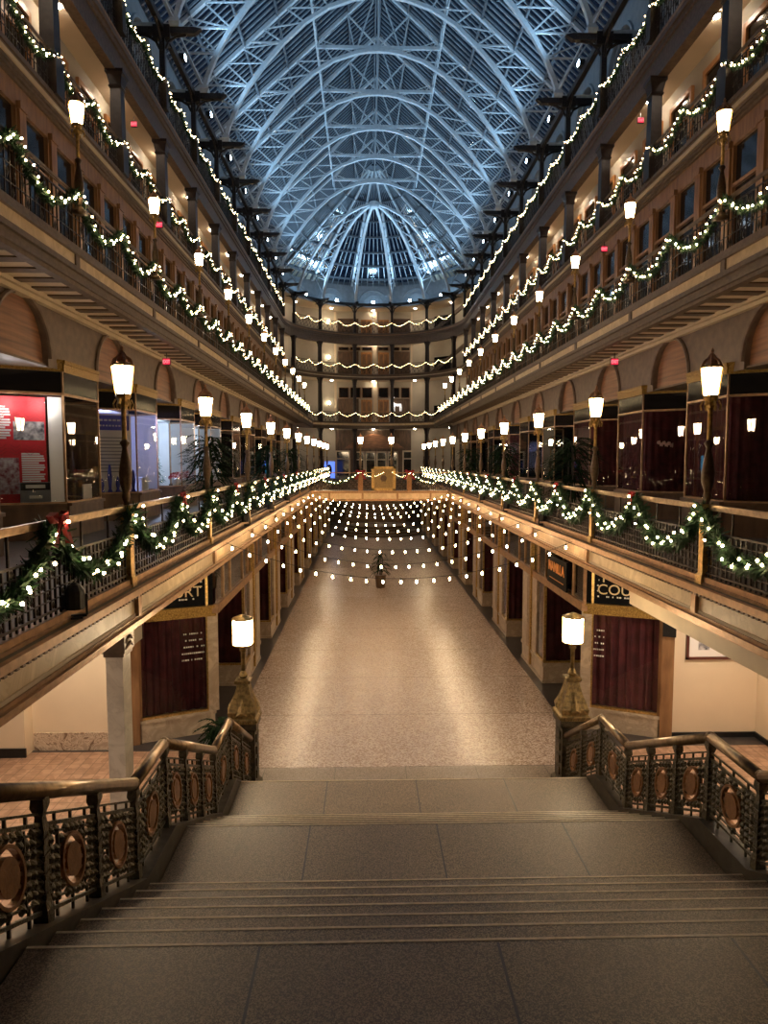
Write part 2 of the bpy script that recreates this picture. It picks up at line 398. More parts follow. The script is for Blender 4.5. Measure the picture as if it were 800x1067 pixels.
for s in (-1, 1):
    xc = s * RX
    cu = M()
    outl = [(y, z) for y, z in KN] + [(KN[-1][0], -.0), (KN[0][0], 0.)]
    cu.prism([(10.9, .0), (10.9, .18)] + KN + [(-6, 4.04), (-6, 0)], lambda u, v, d: (d, u, v), xc - .085, xc + .085)
    cap = M()
    for (a, za), (b, zb) in zip([(10.62, .18)] + KN[1:], KN[1:] + [(-6, 4.04)]):
        cap.bar((xc, a, za + .02), (xc, b, zb + .02), .32, .05, (1, 0, 0)) if False else None
        cap.add([(xc - .095, a, za), (xc + .095, a, za), (xc + .095, a, za + .04), (xc - .095, a, za + .04),
                 (xc - .095, b, zb), (xc + .095, b, zb), (xc + .095, b, zb + .04), (xc - .095, b, zb + .04)],
                [(0, 3, 2, 1), (4, 5, 6, 7), (0, 1, 5, 4), (1, 2, 6, 5), (2, 3, 7, 6), (3, 0, 4, 7)])
    thing(P('stair_curb', cu.mesh('stair_curb', 'curbm'), P('curb_cap', cap.mesh('curb_cap', 'curbm'))),
          f'dark bronze stepped curb under the {SIDE[s]} stair railing', 'curb', (0, 0, 0))
    for gi, npan, nm, adj in SEG:
        (a, za), (b, zb) = KN[gi], KN[gi + 1]
        za += .04; zb += .04
        parts = []
        h = M(); h.tube([(0, 0, .79), (0, b - a, .79 + zb - za)], .05, 12)
        h.ball((0, b - a, .79 + zb - za), .055, 10, 6); h.ball((0, 0, .79), .055, 10, 6)
        parts.append(P('handrail', h.mesh('handrail', 'patina2', True)))
        for k in range(npan):
            t0, t1 = k / npan, (k + 1) / npan
            e, ring, dk = rail_panel(0, 0, -(a - b) / npan, (zb - za) / npan)
            lc = (0, (b - a) * t0, (zb - za) * t0)
            parts.append(P('pierced_panel', e.mesh('pierced_panel', 'patina'), P('medallion_ring', ring.mesh('medallion_ring', 'medal')),
                           P('medallion_disc', dk.mesh('medallion_disc', 'medal')), loc=lc))
            if k or gi: parts.append(P('rail_post', POST, loc=lc))
        thing(P('stair_railing', None, *parts), f'pierced bronze railing of the {nm} on the {SIDE[s]} side of the stair', 'railing', (xc, a, za), 0,
              'bronze stair railing sections')

# newel lamps
def newel():
    b = M(); b.sq([(.25, 0), (.25, .14), (.22, .17), (.20, .2), (.20, 1.10), (.235, 1.15), (.235, 1.24)])
    for sx, sy in ((1, 0), (-1, 0), (0, 1), (0, -1)):
        for dz in range(4):
            b.cbox((sx * .205, sy * .205, .36 + dz * .2), (.2 if sy else .03, .2 if sx else .03, .13))
    u = M(); u.sq([(.235, 1.24), (.245, 1.30), (.21, 1.33), (.225, 1.42), (.18, 1.52), (.135, 1.66), (.105, 1.78), (.09, 1.84), (.125, 1.87), (.125, 1.91), (.07, 1.93)])
    for i in range(11):
        for sx, sy in ((1, 0), (-1, 0), (0, 1), (0, -1)):
            k = -.2 + .04 * i; u.cbox((sx * .243 if sx else k, sy * .243 if sy else k, 1.27), (.024, .024, .035))
    for sx, sy in ((1, 0), (-1, 0), (0, 1), (0, -1)):
        u.add([(sx * .232 - sy * .09, sy * .232 + sx * .09, 1.37), (sx * .232 + sy * .09, sy * .232 - sx * .09, 1.37), (sx * .15, sy * .15, 1.66), (sx * .27, sy * .27, 1.43)],
              [(0, 1, 3), (1, 2, 3), (2, 0, 3)])
    u.lathe([(.05, 1.93), (.075, 1.97), (.05, 2.02), (.035, 2.05)], 12)
    p = M(); p.lathe([(.034, 2.0), (.034, 2.36), (.06, 2.39), (.05, 2.42), (.09, 2.45), (.13, 2.47), (.13, 2.485)], 12)
    f = M()
    for k in range(8):
        a = 2 * pi * k / 8 + pi / 8
        f.bar((.165 * cos(a), .165 * sin(a), 2.47), (.165 * cos(a), .165 * sin(a), 2.9), .012)
    f.lathe([(.172, 2.47), (.172, 2.49), (.1, 2.49)], 8, (0, 0, 0), pi / 8); f.lathe([(.1, 2.885), (.178, 2.89), (.178, 2.91), (.10, 2.94), (.03, 2.97)], 8, (0, 0, 0), pi / 8)
    g = M(); g.lathe([(.152, 2.49), (.156, 2.885)], 8, (0, 0, 0), pi / 8)
    return P('newel_lamp', None, P('newel_post', b.mesh('newel_post', 'patina')), P('flared_cap', u.mesh('flared_cap', 'newel')), P('pole', p.mesh('pole', 'newel', True)),
             P('lantern_frame', f.mesh('lantern_frame', 'brass')), P('lantern_shade', g.mesh('lantern_shade', 'shade2')))
nw = newel()
thing(nw, 'ornate gilded newel post with a lit lantern at the left foot of the stair', 'newel lamp', (-2.68, 10.85, 0), 0, 'newel lamps at the stair foot')
thing(nw, 'ornate gilded newel post with a lit lantern at the right foot of the stair', 'newel lamp', (2.68, 10.85, 0), 0, 'newel lamps at the stair foot')

# ------------------------------------------------------------------ lamps on the railings
def lamp(base):
    """base: height of the turned foot; origin at the foot, shade centre at base + .68"""
    b = M()
    if base: b.sq([(.10, 0), (.10, .05), (.065, .08), (.05, .12)])
    b.lathe([(.05, .10), (.03, .16), (.055, .24), (.04, .30), (.075, .42), (.08, .55), (.055, .72), (.04, .80), (.03, .86), (.062, .92), (.03, .96)], 12)
    p = M(); p.lathe([(.030, .94), (.030, 1.34), (.045, 1.36), (.035, 1.38)], 10)
    f = M(); f.lathe([(.04, 1.36), (.085, 1.40), (.07, 1.44), (.10, 1.50), (.10, 1.53), (.04, 1.53)], 6)
    for k in range(6):
        a = 2 * pi * k / 6
        f.bar((.098 * cos(a), .098 * sin(a), 1.53), (.142 * cos(a), .142 * sin(a), 1.87), .012)
    for k in range(6):
        a = 2 * pi * (k + .5) / 6; f.tube([(.09 * cos(a), .09 * sin(a), 1.46), (.12 * cos(a), .12 * sin(a), 1.40), (.105 * cos(a), .105 * sin(a), 1.34)], .012, 5)
    f.lathe([(.12, 1.865), (.15, 1.87), (.15, 1.89), (.09, 1.92)], 6)
    t = M()
    for k in range(6):
        a = 2 * pi * k / 6
        t.tube([(.13 * cos(a), .13 * sin(a), 1.89), (.10 * cos(a), .10 * sin(a), 1.96), (.05 * cos(a), .05 * sin(a), 1.99), (.02 * cos(a), .02 * sin(a), 2.04)], .016, 5)
    t.lathe([(.06, 1.90), (.07, 1.95), (.04, 2.02), (.015, 2.06), (.025, 2.09), (.004, 2.13)], 8)
    g = M(); g.lathe([(.088, 1.535), (.13, 1.865)], 6)
    return P('lamp_post', None, P('turned_base', b.mesh('turned_base', 'brassd', True)), P('pole', p.mesh('pole', 'brass', True)),
             P('lantern_frame', f.mesh('lantern_frame', 'brass')), P('crown_finial', t.mesh('crown_finial', 'copper')), P('lantern_shade', g.mesh('lantern_shade', 'shade')))
LAMP = lamp(1)
gk = [G0 + k * B for k in range(13)]
uk = [U0 + k * B for k in range(14)]
for s in (-1, 1):
    j = 0
    for k in range(1, 12):
        thing(LAMP, f'{ORD[j]} lit brass lamp post from the stair on the {SIDE[s]} main gallery rail', 'lamp post', place(s, 3.72, gk[k], 4.74), RZ[s], 'lamp posts along the main gallery')
        j += 1
    j = 0
    for k in range(2, 13):
        thing(LAMP, f'{ORD[j]} lit brass lamp post from the camera on the {SIDE[s]} second gallery rail', 'lamp post', place(s, 5.76, uk[k] + .1, 9.80), RZ[s], 'lamp posts along the second gallery')
        j += 1

# ------------------------------------------------------------------ gallery slabs, fascias
for s in (-1, 1):
    sd = SIDE[s]
    m = M(); m.box((s * 3.585, -6, 3.775), (s * 13, 62, 3.835)); m.box((s * 3.75, -6, 3.50), (s * 13, 62, 3.775)); struct('floor_gallery', m, 'ledge', f'slate floor of the {sd} main gallery', 'floor')
    m = M(); m.box((s * 3.62, -6, 3.33), (s * 13, 62, 3.50)); struct('ceiling_ground', m, 'soffit', f'plaster ceiling under the {sd} main gallery', 'ceiling')
    lip = M(); pan = M(); low = M(); den = M()
    lip.box((s * (W2 - .06), -6, 3.775), (s * 3.585, YEND, 3.84)); lip.box((s * (W2 - .02), -6, 3.735), (s * 3.7, YEND, 3.775))
    pan.box((s * (W2 + .05), -6, 3.46), (s * 3.75, YEND, 3.735))
    for i, (d, z0, z1) in enumerate(((.02, 3.42, 3.46), (-.02, 3.385, 3.42), (.0, 3.335, 3.385), (.05, 3.30, 3.335))):
        low.box((s * (W2 + d), -6, z0), (s * 3.75, YEND, z1))
    for k in range(-2, 12):
        y = G0 + k * B; low.box((s * (W2 + .0), y - .06, 3.46), (s * 3.7, y + .06, 3.735))
        low.box((s * (W2 + .02), y + B / 2 - .02, 3.46), (s * 3.7, y + B / 2 + .02, 3.735)) if False else None
    y = 2.
    while y < 24:
        den.box((s * (W2 - .005), y, 3.70), (s * (W2 + .06), y + .05, 3.735)); y += .1
    struct('trim_fascia', pan, 'panel', f'marble fascia of the {sd} main gallery', 'fascia',
           (P('cornice_lip', lip.mesh('cornice_lip', 'bronze')), P('lower_moulding', low.mesh('lower_moulding', 'bronze')), P('dentils', den.mesh('dentils', 'bronzed'))))
    m = M(); m.box((s * 3.67, -6, 3.835), (s * 3.78, YEND, 3.94)); m.box((s * 3.65, -6, 3.835), (s * 3.80, YEND, 3.87))
    struct('trim_curb', m, 'bronze', f'bronze curb under the {sd} main gallery railing', 'trim')
    if s > 0:
        m = M(); m.box((3.95, -6, 2.92), (4.35, 11.75, 3.33)); struct('beam', m, 'beige', 'cream bulkhead beam under the right main gallery', 'beam')
    # second gallery
    m = M(); m.box((s * 5.9, -6, 8.62), (s * 8.4, 66.3, 9.14)); struct('floor_second', m, 'ledge', f'floor slab of the {sd} second gallery', 'floor')
    m = M(); m.box((s * 5.9, -6, 8.56), (s * 7.0, 66, 8.62)); struct('ceiling_second', m, 'soffit', f'coffered soffit strip under the {sd} second gallery', 'ceiling')
    f = M(); p = M(); br = M()
    for d, z0, z1 in ((.10, 8.53, 8.60), (.05, 8.60, 8.68), (.09, 8.68, 8.77), (.03, 8.77, 8.86), (0, 9.06, 9.12), (.03, 9.12, 9.22)):
        f.box((s * (W3 + d), -6, z0), (s * 6.0, 66, z1))
    p.box((s * (W3 + .06), -6, 8.86), (s * 6.0, 66, 9.06))
    for k in range(-2, 15):
        y = U0 + k * B; f.box((s * (W3 + .03), y - .08, 8.86), (s * 6, y + .08, 9.06))
    y = 4.
    while y < 58:
        br.box((s * 5.95, y, 8.535), (s * 6.72, y + .26, 8.57)); y += .62
    ym = M(); ym.box((s * 6.78, -6, 8.40), (s * 6.95, YEND + 3, 8.48)); ym.box((s * 6.70, -6, 8.48), (s * 6.95, YEND + 3, 8.57))
    struct('trim_fascia_second', f, 'umber', f'brown moulded fascia of the {sd} second gallery', 'fascia',
           (P('inset_panel', p.mesh('inset_panel', 'panel')), P('soffit_bracket', br.mesh('soffit_bracket', 'bronzed'))))
    struct('trim_crown', ym, 'beige', f'pale crown moulding under the {sd} second gallery soffit', 'moulding')
    # third gallery
    m = M(); m.box((s * 8.05, -6, 13.42), (s * 9.6, YA, 13.93)); struct('floor_third', m, 'soffit', f'floor slab of the {sd} third gallery', 'floor')
    f = M(); p = M()
    for d, z0, z1 in ((.12, 13.40, 13.47), (.06, 13.47, 13.54), (.02, 13.54, 13.62), (.05, 13.72, 13.84), (.0, 13.84, 13.95)):
        f.box((s * (W4 + d), -6, z0), (s * 8.3, YA, z1))
    p.box((s * (W4 - .02), -6, 13.62), (s * 8.3, YA, 13.72))
    struct('trim_fascia_third', f, 'umber', f'brown moulded fascia of the {sd} third gallery', 'fascia', (P('pale_fillet', p.mesh('pale_fillet', 'beige')),))
    # top gallery
    m = M(); m.box((s * 8.2, -6, 17.38), (s * 9.6, YA, 17.93)); struct('floor_top', m, 'soffit', f'cream slab and ceiling between third and top galleries on the {sd}', 'ceiling')
    f = M(); p = M()
    for d, z0, z1 in ((.08, 16.84, 17.45), (.02, 17.45, 17.6), (-.04, 17.6, 17.74), (.04, 17.82, 17.98)):
        f.box((s * (W4 + d), -6, z0), (s * 8.3, YA, z1))
    p.box((s * (W4 - .05), -6, 17.74), (s * 8.3, YA, 17.82))
    struct('trim_fascia_top', f, 'umber', f'dark beam and fascia of the {sd} top gallery', 'fascia', (P('pale_fillet', p.mesh('pale_fillet', 'bronze')),))
    # eaves beam on top of the posts
    m = M(); m.box((s * (W4 - .09), -6, 20.62), (s * (W4 + .09), YA, 20.86)); struct('beam_eaves', m, 'iron', f'dark iron eaves beam over the {sd} roof posts', 'beam')
    # walls
    m = M(); m.box((s * 8.1, -6, 9.14), (s * 8.3, YA, 9.7)); m.box((s * 8.1, -6, 13.0), (s * 8.3, YA, 13.42)); struct('wall_second', m, 'oak', f'oak sill and head of the {sd} second gallery offices', 'wall')
    m = M(); m.box((s * WW, -6, 13.93), (s * 9.6, YA, 17.4)); struct('wall_third', m, 'apse', f'plaster back wall of the {sd} third gallery', 'wall')
    m = M(); m.box((s * 13, -6, -.1), (s * 13.3, 75, 9)); struct('wall_outer', m, 'cream', f'outer wall behind the {sd} shops', 'wall')
m = M(); m.box((-13, -6.3, -.1), (13, -6, 31)); struct('wall_front', m, 'wallb', 'end wall behind the stair head', 'wall')

# ------------------------------------------------------------------ arched walls
def arch_pts(w, n=14): return [(-w / 2 * cos(pi * i / n), w / 2 * sin(pi * i / n)) for i in range(n + 1)]
def arch_wall(ys, w, zs, z0, z1, ya, yb, depth):
    """wall in the plane x = 0 facing +x with arched niches centred at ys; springing zs"""
    a = M(); fill = M(); cur = ya
    for y in ys:
        l, r = y - w / 2, y + w / 2
        a.quad((0, cur, z0), (0, l, z0), (0, l, z1), (0, cur, z1)); cur = r
        pts = [(y + u, zs + v) for u, v in arch_pts(w)]
        for (u0, v0), (u1, v1) in zip(pts, pts[1:]):
            a.quad((0, u0, v0), (0, u1, v1), (0, u1, z1), (0, u0, z1)); a.quad((0, u0, v0), (-depth, u0, v0), (-depth, u1, v1), (0, u1, v1))
        a.quad((0, l, z0), (-depth, l, z0), (-depth, l, zs), (0, l, zs)); a.quad((0, r, z0), (-depth, r, z0), (-depth, r, zs), (0, r, zs))
        a.quad((0, l, z0), (0, r, z0), (-depth, r, z0), (-depth, l, z0))
    a.quad((0, cur, z0), (0, yb, z0), (0, yb, z1), (0, cur, z1))
    return a
def arch_fill(w, h, x, bulge):
    f = M(); pts = [(-w / 2, -h)] + arch_pts(w) + [(w / 2, -h)]
    n = 14
    for (u0, v0), (u1, v1) in zip(pts, pts[1:]):
        pass
    ap = arch_pts(w)
    for (u0, v0), (u1, v1) in zip(ap, ap[1:]):
        x0 = x + bulge * (1 - (2 * u0 / w) ** 2); x1 = x + bulge * (1 - (2 * u1 / w) ** 2)
        f.quad((x0, u0, -h), (x1, u1, -h), (x1, u1, v1), (x0, u0, v0))
    return f
def arch_band(w, r, x):
    return M().tube([(x, u * (1 + 2 * r / w), v * (1 + 2 * r / w)) for u, v in arch_pts(w, 20)], r, 6)
AW, AZ, AX = 2.0, 7.42, 6.9
ac = [G0 + (k + .91) * B for k in range(0, 12)]
AF = arch_fill(AW, .16, -.11, .05).mesh('arch_lining', 'arch'); ABN = arch_band(AW, .05, .02).mesh('arch_moulding', 'wallb')
for s in (-1, 1):
    ys = [y for y in ac]
    a = arch_wall([(-s) * 1 * y if False else y for y in ys], AW, AZ, 7.26, 8.6, -6, 62, .12)
    if s > 0: a.v = [(-x, y, z) for x, y, z in a.v]
    struct('wall_arches', a, 'wallb', f'brown stencilled wall with round arches over the {SIDE[s]} main gallery shops', 'wall', loc=(s * AX, 0, 0))
    for i, y in enumerate(ys[:12]):
        thing(P('arch_recess', AF, P('arch_moulding', ABN)), f'{nth(i, 1)} curved oak arch recess from the stair above the {SIDE[s]} main gallery shops', 'arch', (s * AX, y, AZ), RZ[s], 'oak arches over the shops')

# ------------------------------------------------------------------ main gallery shop bays (three sided show windows)
def bay(kind):
    F = 1.05          # local x toward the court, origin at the back of the angled side windows
    A = [(0, -1.55), (F, -.9), (F, .9), (0, 1.55)]
    def ring(mb, z0, z1, off=0.):
        for (xa, ya), (xb, yb) in zip(A, A[1:]):
            mb.bar((xa, ya, (z0 + z1) / 2), (xb, yb, (z0 + z1) / 2), .1 + off, z1 - z0, (0, 0, 1))
    bulk = M(); ring(bulk, 3.84, 4.50, .02); ring(bulk, 4.50, 4.56, .12)
    bulk.prism(A, lambda u, v, d: (u, v, d), 4.44, 4.5)
    fr = M(); ring(fr, 6.75, 6.80, -.04); ring(fr, 4.56, 4.59, -.04)
    for x, y in A: fr.bar((x, y, 4.56), (x, y, 7.24), .038)
    gl = M()
    for (xa, ya), (xb, yb) in zip(A, A[1:]): gl.quad((xa, ya, 4.58), (xb, yb, 4.58), (xb, yb, 6.77), (xa, ya, 6.77))
    tr = M()
    for (xa, ya), (xb, yb) in zip(A, A[1:]): tr.bar((xa, ya, 7.0), (xb, yb, 7.0), .02, .44)
    go = M(); ring(go, 7.22, 7.38, -.01); ring(go, 7.38, 7.46, .03)
    go.prism(A, lambda u, v, d: (u, v, d), 7.44, 7.46)
    ch = [P('bulkhead', bulk.mesh('bulkhead', 'walnut')), P('window_frame', fr.mesh('window_frame', 'bronze')), P('window_glass', gl.mesh('window_glass', 'glass')),
          P('dark_transom', tr.mesh('dark_transom', 'blackglass')), P('gilt_frieze', go.mesh('gilt_frieze', 'gold'))]
    q = M()
    if kind == 'curtain':
        C = [(-.1, -1.4), (F - .12, -.82), (F - .12, .82), (-.1, 1.4)]
        for (xa, ya), (xb, yb) in zip(C, C[1:]):
            L = sqrt((xb - xa) ** 2 + (yb - ya) ** 2); nx, ny = (yb - ya) / L, -(xb - xa) / L; n = int(L / .04)
            pt = [(xa + (xb - xa) * i / n - nx * .03 * sin(i * 1.3), ya + (yb - ya) * i / n - ny * .03 * sin(i * 1.3)) for i in range(n + 1)]
            for (a, b), (c, d) in zip(pt, pt[1:]): q.quad((a, b, 4.6), (c, d, 4.6), (c, d, 6.78), (a, b, 6.78))
        ch.append(P('curtain', q.mesh('curtain', 'curtain', True)))
    else:
        q.box((-.52, -1.6, 4.5), (-.4, 1.6, 6.8)); q.box((-.5, -1.6, 6.78), (.0, 1.6, 6.84)); q.box((-.5, -1.62, 4.5), (-.05, -1.55, 6.8)); q.box((-.5, 1.55, 4.5), (-.05, 1.62, 6.8))
        ch.append(P('display_lining', q.mesh('display_lining', {'display': 'white', 'board': 'walnut'}.get(kind, 'void'))))
    return P('shop_window_bay', None, *ch)
BAY = {k: bay(k) for k in ('curtain', 'display', 'board', 'dark')}
for s in (-1, 1):
    for i in range(1, 12):
        y = G0 + (i + .45) * B
        kind = ('board' if i == 2 else 'display' if i in (3, 4, 5) else 'dark') if s < 0 else ('curtain' if i in (1, 2, 3, 4, 7) else 'dark')
        w = {'curtain': 'with maroon curtain', 'display': 'with a lit display', 'board': 'with a red exhibition board', 'dark': 'with unlit dark glass'}[kind]
        thing(BAY[kind], f'{nth(i, 2)} three-sided shop bay {w} from the stair, {SIDE[s]} main gallery', 'shop window', place(s, 7.9, y, 0), RZ[s], 'shop bays along the main gallery')
    # recessed doors between the bays and the wall over them
    for i in range(12):
        y = G0 + (i + .95) * B
        d = M(); d.box((-.06, -.64, 3.84), (.03, .64, 6.8)); g = M(); g.box((.02, -.48, 4.0), (.045, .48, 6.2)); g.box((.02, -.56, 6.3), (.045, .56, 6.72))
        struct(f'door_{i}', d, 'walnut', f'{ORD[i]} recessed dark shop door between bays, {SIDE[s]} main gallery', 'door', (P('door_pane', g.mesh('door_pane', 'blackglass')),), place(s, 7.9, y, 0), RZ[s])
    m = M(); m.box((s * 8.55, -6, 3.84), (s * 8.7, 61, 8.6)); m.box((s * 6.95, -6, 7.28), (s * 8.6, 61, 7.32)); struct('wall_gallery_shops', m, 'walnut', f'dark rear wall of the {SIDE[s]} main gallery shops', 'wall')

# ------------------------------------------------------------------ railings
def lattice(L, h, dense):
    e = M(); z0, z1 = .06, h - .34
    if not dense: z1 = h - .16
    for z in (z0, z1): e.box((-.012, -L / 2, z - .012), (.012, L / 2, z + .012))
    n = int(L / (.105 if dense else .15))
    for i in range(n + 1):
        y = -L / 2 + L * i / n
        e.box((-.010, y - .010, .0), (.010, y + .010, z1 if i % 7 else h - .02))
    rows = 5 if dense else 3
    for j in range(1, rows):
        z = z0 + (z1 - z0) * j / rows; e.box((-.007, -L / 2, z - .008), (.007, L / 2, z + .008))
    for i in range(n):
        for j in range(rows):
            if (i + j) % 3: continue
            yc = -L / 2 + L * (i + .5) / n; zc = z0 + (z1 - z0) * (j + .5) / rows; a = L / n * .36; b = (z1 - z0) / rows * .38
            e.add([(0, yc - a, zc), (0, yc, zc - b), (0, yc + a, zc), (0, yc, zc + b), (.02, yc, zc), (-.02, yc, zc)],
                  [(0, 1, 4), (1, 2, 4), (2, 3, 4), (3, 0, 4), (1, 0, 5), (2, 1, 5), (3, 2, 5), (0, 3, 5)])
    return e
def railing(L, h, dense, railm, r=.024):
    t = M(); t.box((-r, -L / 2, h - .03), (r, L / 2, h + .015)); t.box((-r * .5, -L / 2, h - .06), (r * .5, L / 2, h - .03))
    ps = []
    if dense:
        po = M(); po.sq([(.085, -.1), (.085, .02), (.06, .05), (.06, .86), (.085, .88), (.085, .95)])
        ps.append(P('lamp_pedestal', po.mesh('lamp_pedestal', 'brass'), loc=(0, -L / 2, 0)))
    return P('gallery_railing', None, P('handrail', t.mesh('handrail', railm)), P('lattice_panel', lattice(L, h, dense).mesh('lattice_panel', 'iron')), *ps)
R2 = railing(B, .93, True, 'patina2')
R3 = railing(B, 1.0, False, 'umber')
for s in (-1, 1):
    for k in range(-1, 12):
        i = k + 1
        thing(R2, f'{nth(k, 0)} lattice railing length from the camera along the {SIDE[s]} main gallery', 'railing', place(s, 3.72, G0 + (k + .5) * B, 3.93), RZ[s] if s < 0 else 0, 'main gallery railing lengths')
    for nm, d, z, k0, k1 in (('second', 5.86, 9.16, 0, 13), ('third', 8.02, 13.93, 1, 13), ('top', 8.0, 17.95, 2, 13)):
        for k in range(k0, k1):
            thing(R3, f'{nth(k, k0 + 1)} iron railing length from the camera along the {SIDE[s]} {nm} gallery', 'railing', place(s, d, U0 + (k + .5) * B, z), RZ[s], f'{nm} gallery railing lengths')

# ------------------------------------------------------------------ garlands
def swag(L, sag, n=36, pw=2.):
    return [Vector((.05 + .05 * sin(i * 2.1), -L / 2 + L * i / n, -sag * (1 - abs(2 * i / n - 1) ** pw))) for i in range(n + 1)]
def garland_mesh(pts, rad, twigs):
    g = M(); g.tube(pts, rad * .42, 5)
    n = len(pts) - 1
    for _ in range(twigs):
        t = random.random() * n; i = min(int(t), n - 1); p = pts[i].lerp(pts[i + 1], t - i); d = (pts[i + 1] - pts[i]).normalized()
        o = Vector((random.gauss(0, 1), random.gauss(0, 1), random.gauss(0, 1))); o = (o - d * o.dot(d) * .5).normalized()
        l = rad * random.uniform(.75, 1.25); tip = p + o * l + d * random.uniform(-.3, .3) * rad; w = o.cross(Vector((random.random(), random.random(), random.random()))).normalized() * rad * .13
        a = p + o * rad * .25; g.add([a - w, a + w, tip + w * .3, tip - w * .3], [(0, 1, 2, 3)])
    return g
def bulbs(pts, rad, n, br):
    out = []
    for i in range(n):
        t = (i + .5) / n * (len(pts) - 1); k = min(int(t), len(pts) - 2); p = pts[k].lerp(pts[k + 1], t - k)
        out.append(p + Vector((rad * random.uniform(.55, 1.0), random.uniform(-.04, .04), rad * random.uniform(-.25, .75))))
    return out
def bulb_mesh(ps, r):
    b = M()
    for p in ps: b.ball(p, r, 5, 3)
    return b
random.seed(11)
SG = {}
for nm, L, sag, rad, tw, nb, br in (('deep', B / 2, .60, .135, 1200, 19, .019), ('mid', B / 2, .52, .11, 520, 17, .019), ('top', B / 2, .30, .10, 380, 17, .019)):
    pts = swag(L, sag, pw=2.3 if nm == 'deep' else 2.)
    bp = bulbs(pts, rad, nb, br)
    SG[nm] = (garland_mesh(pts, rad, tw).mesh('garland', 'green'), bulb_mesh(bp, br).mesh('light_string', 'bulb'), bp, br)
BULB = {q: M().ball((0, 0, 0), SG[q][3], 6, 4).mesh('fairy_bulb', 'bulb') for q in SG}
def garland(nm, near=False):
    fo, ls, bp, br = SG[nm]
    if near: return P('garland', fo, *[P('fairy_bulb', BULB[nm], loc=tuple(p)) for p in bp])
    return P('garland', fo, P('light_string', ls))
def bow():
    b = M()
    for sy in (-1, 1):
        b.add([(0, 0, 0), (.05, sy * .10, .07), (.02, sy * .17, .03), (.05, sy * .11, -.05), (-.03, sy * .10, .07), (-.04, sy * .17, .03), (-.03, sy * .11, -.05)],
              [(0, 1, 2, 3), (0, 6, 5, 4), (1, 4, 5, 2), (2, 5, 6, 3)])
        b.add([(.03, sy * .01, -.02), (.04, sy * .03 + .03, -.01), (.05, sy * .16 + .03, -.30), (.05, sy * .16 - .06, -.27), (.0, sy * .01, -.02), (.01, sy * .10, -.28)], [(0, 1, 2, 3), (0, 4, 5), (1, 5, 4), (0, 3, 5), (1, 2, 5)])
    k = M(); k.ball((.04, 0, 0), .04, 8, 5)
    return P('ribbon_bow', b.mesh('ribbon_bow', 'bow'), P('knot', k.mesh('knot', 'bow')))
BOW = bow()
for s in (-1, 1):
    i = 0
    for k in range(0, 11):
        for h in (0, 1):
            y = gk[k] + B / 4 + h * B / 2
            thing(garland('deep', k < 5), f'{nth(i, 0 if s < 0 else 1)} lit fir garland swag from the camera on the {SIDE[s]} main gallery railing', 'garland', place(s, 3.72, y, 4.84), RZ[s], 'garland swags on the main gallery'); i += 1
    for j, k in enumerate((0, 1, 2, 3, 4, 5)):
        if s > 0 and k == 0: continue
        thing(BOW, f'red velvet bow where garlands meet, {ORD[j]} bay from the camera, {SIDE[s]} main gallery', 'bow', place(s, 3.72 - .13, gk[k] + B / 2, 4.90), RZ[s], 'red bows on the garlands', (1., 1.05, .9) if k == 0 else (.7, .62, .6))
    for nm, sg, d, z, k0 in (('second', 'mid', 5.84, 10.16, 1), ('third', 'mid', 8.0, 14.95, 2), ('top', 'top', 7.96, 18.98, 3)):
        i = 0
        for k in range(k0, 13):
            for h in (0, 1):
                thing(garland(sg, i < 7), f'{nth(i, 0 if s < 0 and nm != "top" else 1)} lit fir garland swag from the camera on the {SIDE[s]} {nm} gallery railing', 'garland', place(s, d, uk[k] + B / 4 + h * B / 2, z), RZ[s], f'garland swags on the {nm} gallery'); i += 1
thing(BOW, 'red velvet bow on the garland of the right third gallery, near top corner', 'bow', (7.82, uk[1] + B * .5 + 2.2, 14.98), pi, 'red bows on the garlands', (1.6, 1.6, 1.4))
thing(BOW, 'red velvet bow on the garland of the left third gallery, near top corner', 'bow', (-7.82, uk[1] + B * .5 + 2.2, 14.98), 0, 'red bows on the garlands', (1.6, 1.6, 1.4))

# ------------------------------------------------------------------ columns and roof posts
def column(h, w=.17):
    b = M(); b.sq([(w * 1.25, 0), (w * 1.25, .9), (w * 1.05, .96), (w, 1.0), (w * .92, h - .5)])
    c = M(); c.sq([(w * .95, h - .52), (w * 1.15, h - .46), (w * 1.0, h - .40), (w * 1.3, h - .16), (w * 1.55, h - .1), (w * 1.55, h)])
    return P('column', b.mesh('column', 'plum'), P('capital', c.mesh('capital', 'plum')))
C4 = column(16.86 - 13.93)
def rpost():
    p = M(); p.sq([(.14, 0), (.14, .95), (.10, 1.0), (.095, 2.65)])
    a = M(); a.box((-1.0, -.11, 2.58), (1.15, .11, 2.80)); a.box((-.3, -.14, 2.42), (.3, .14, 2.86))
    a.add([(1.15, -.11, 2.80), (1.15, .11, 2.80), (1.4, .09, 2.76), (1.4, -.09, 2.76), (1.15, -.11, 2.58), (1.15, .11, 2.58)], [(0, 1, 2, 3), (4, 3, 2, 5), (0, 3, 4), (1, 5, 2)])
    for sx in (-1, 1):
        a.tube([(sx * .1, 0, 2.1), (sx * .22, 0, 2.35), (sx * .5, 0, 2.52), (sx * .85, 0, 2.58)], .05, 5)
    for sy in (-1, 1):
        a.tube([(0, sy * .1, 2.0), (0, sy * .25, 2.35), (0, sy * .55, 2.58), (0, sy * .9, 2.68)], .05, 5)
    return P('roof_post', p.mesh('roof_post', 'iron'), P('cross_bracket', a.mesh('cross_bracket', 'iron')))
RP = rpost()
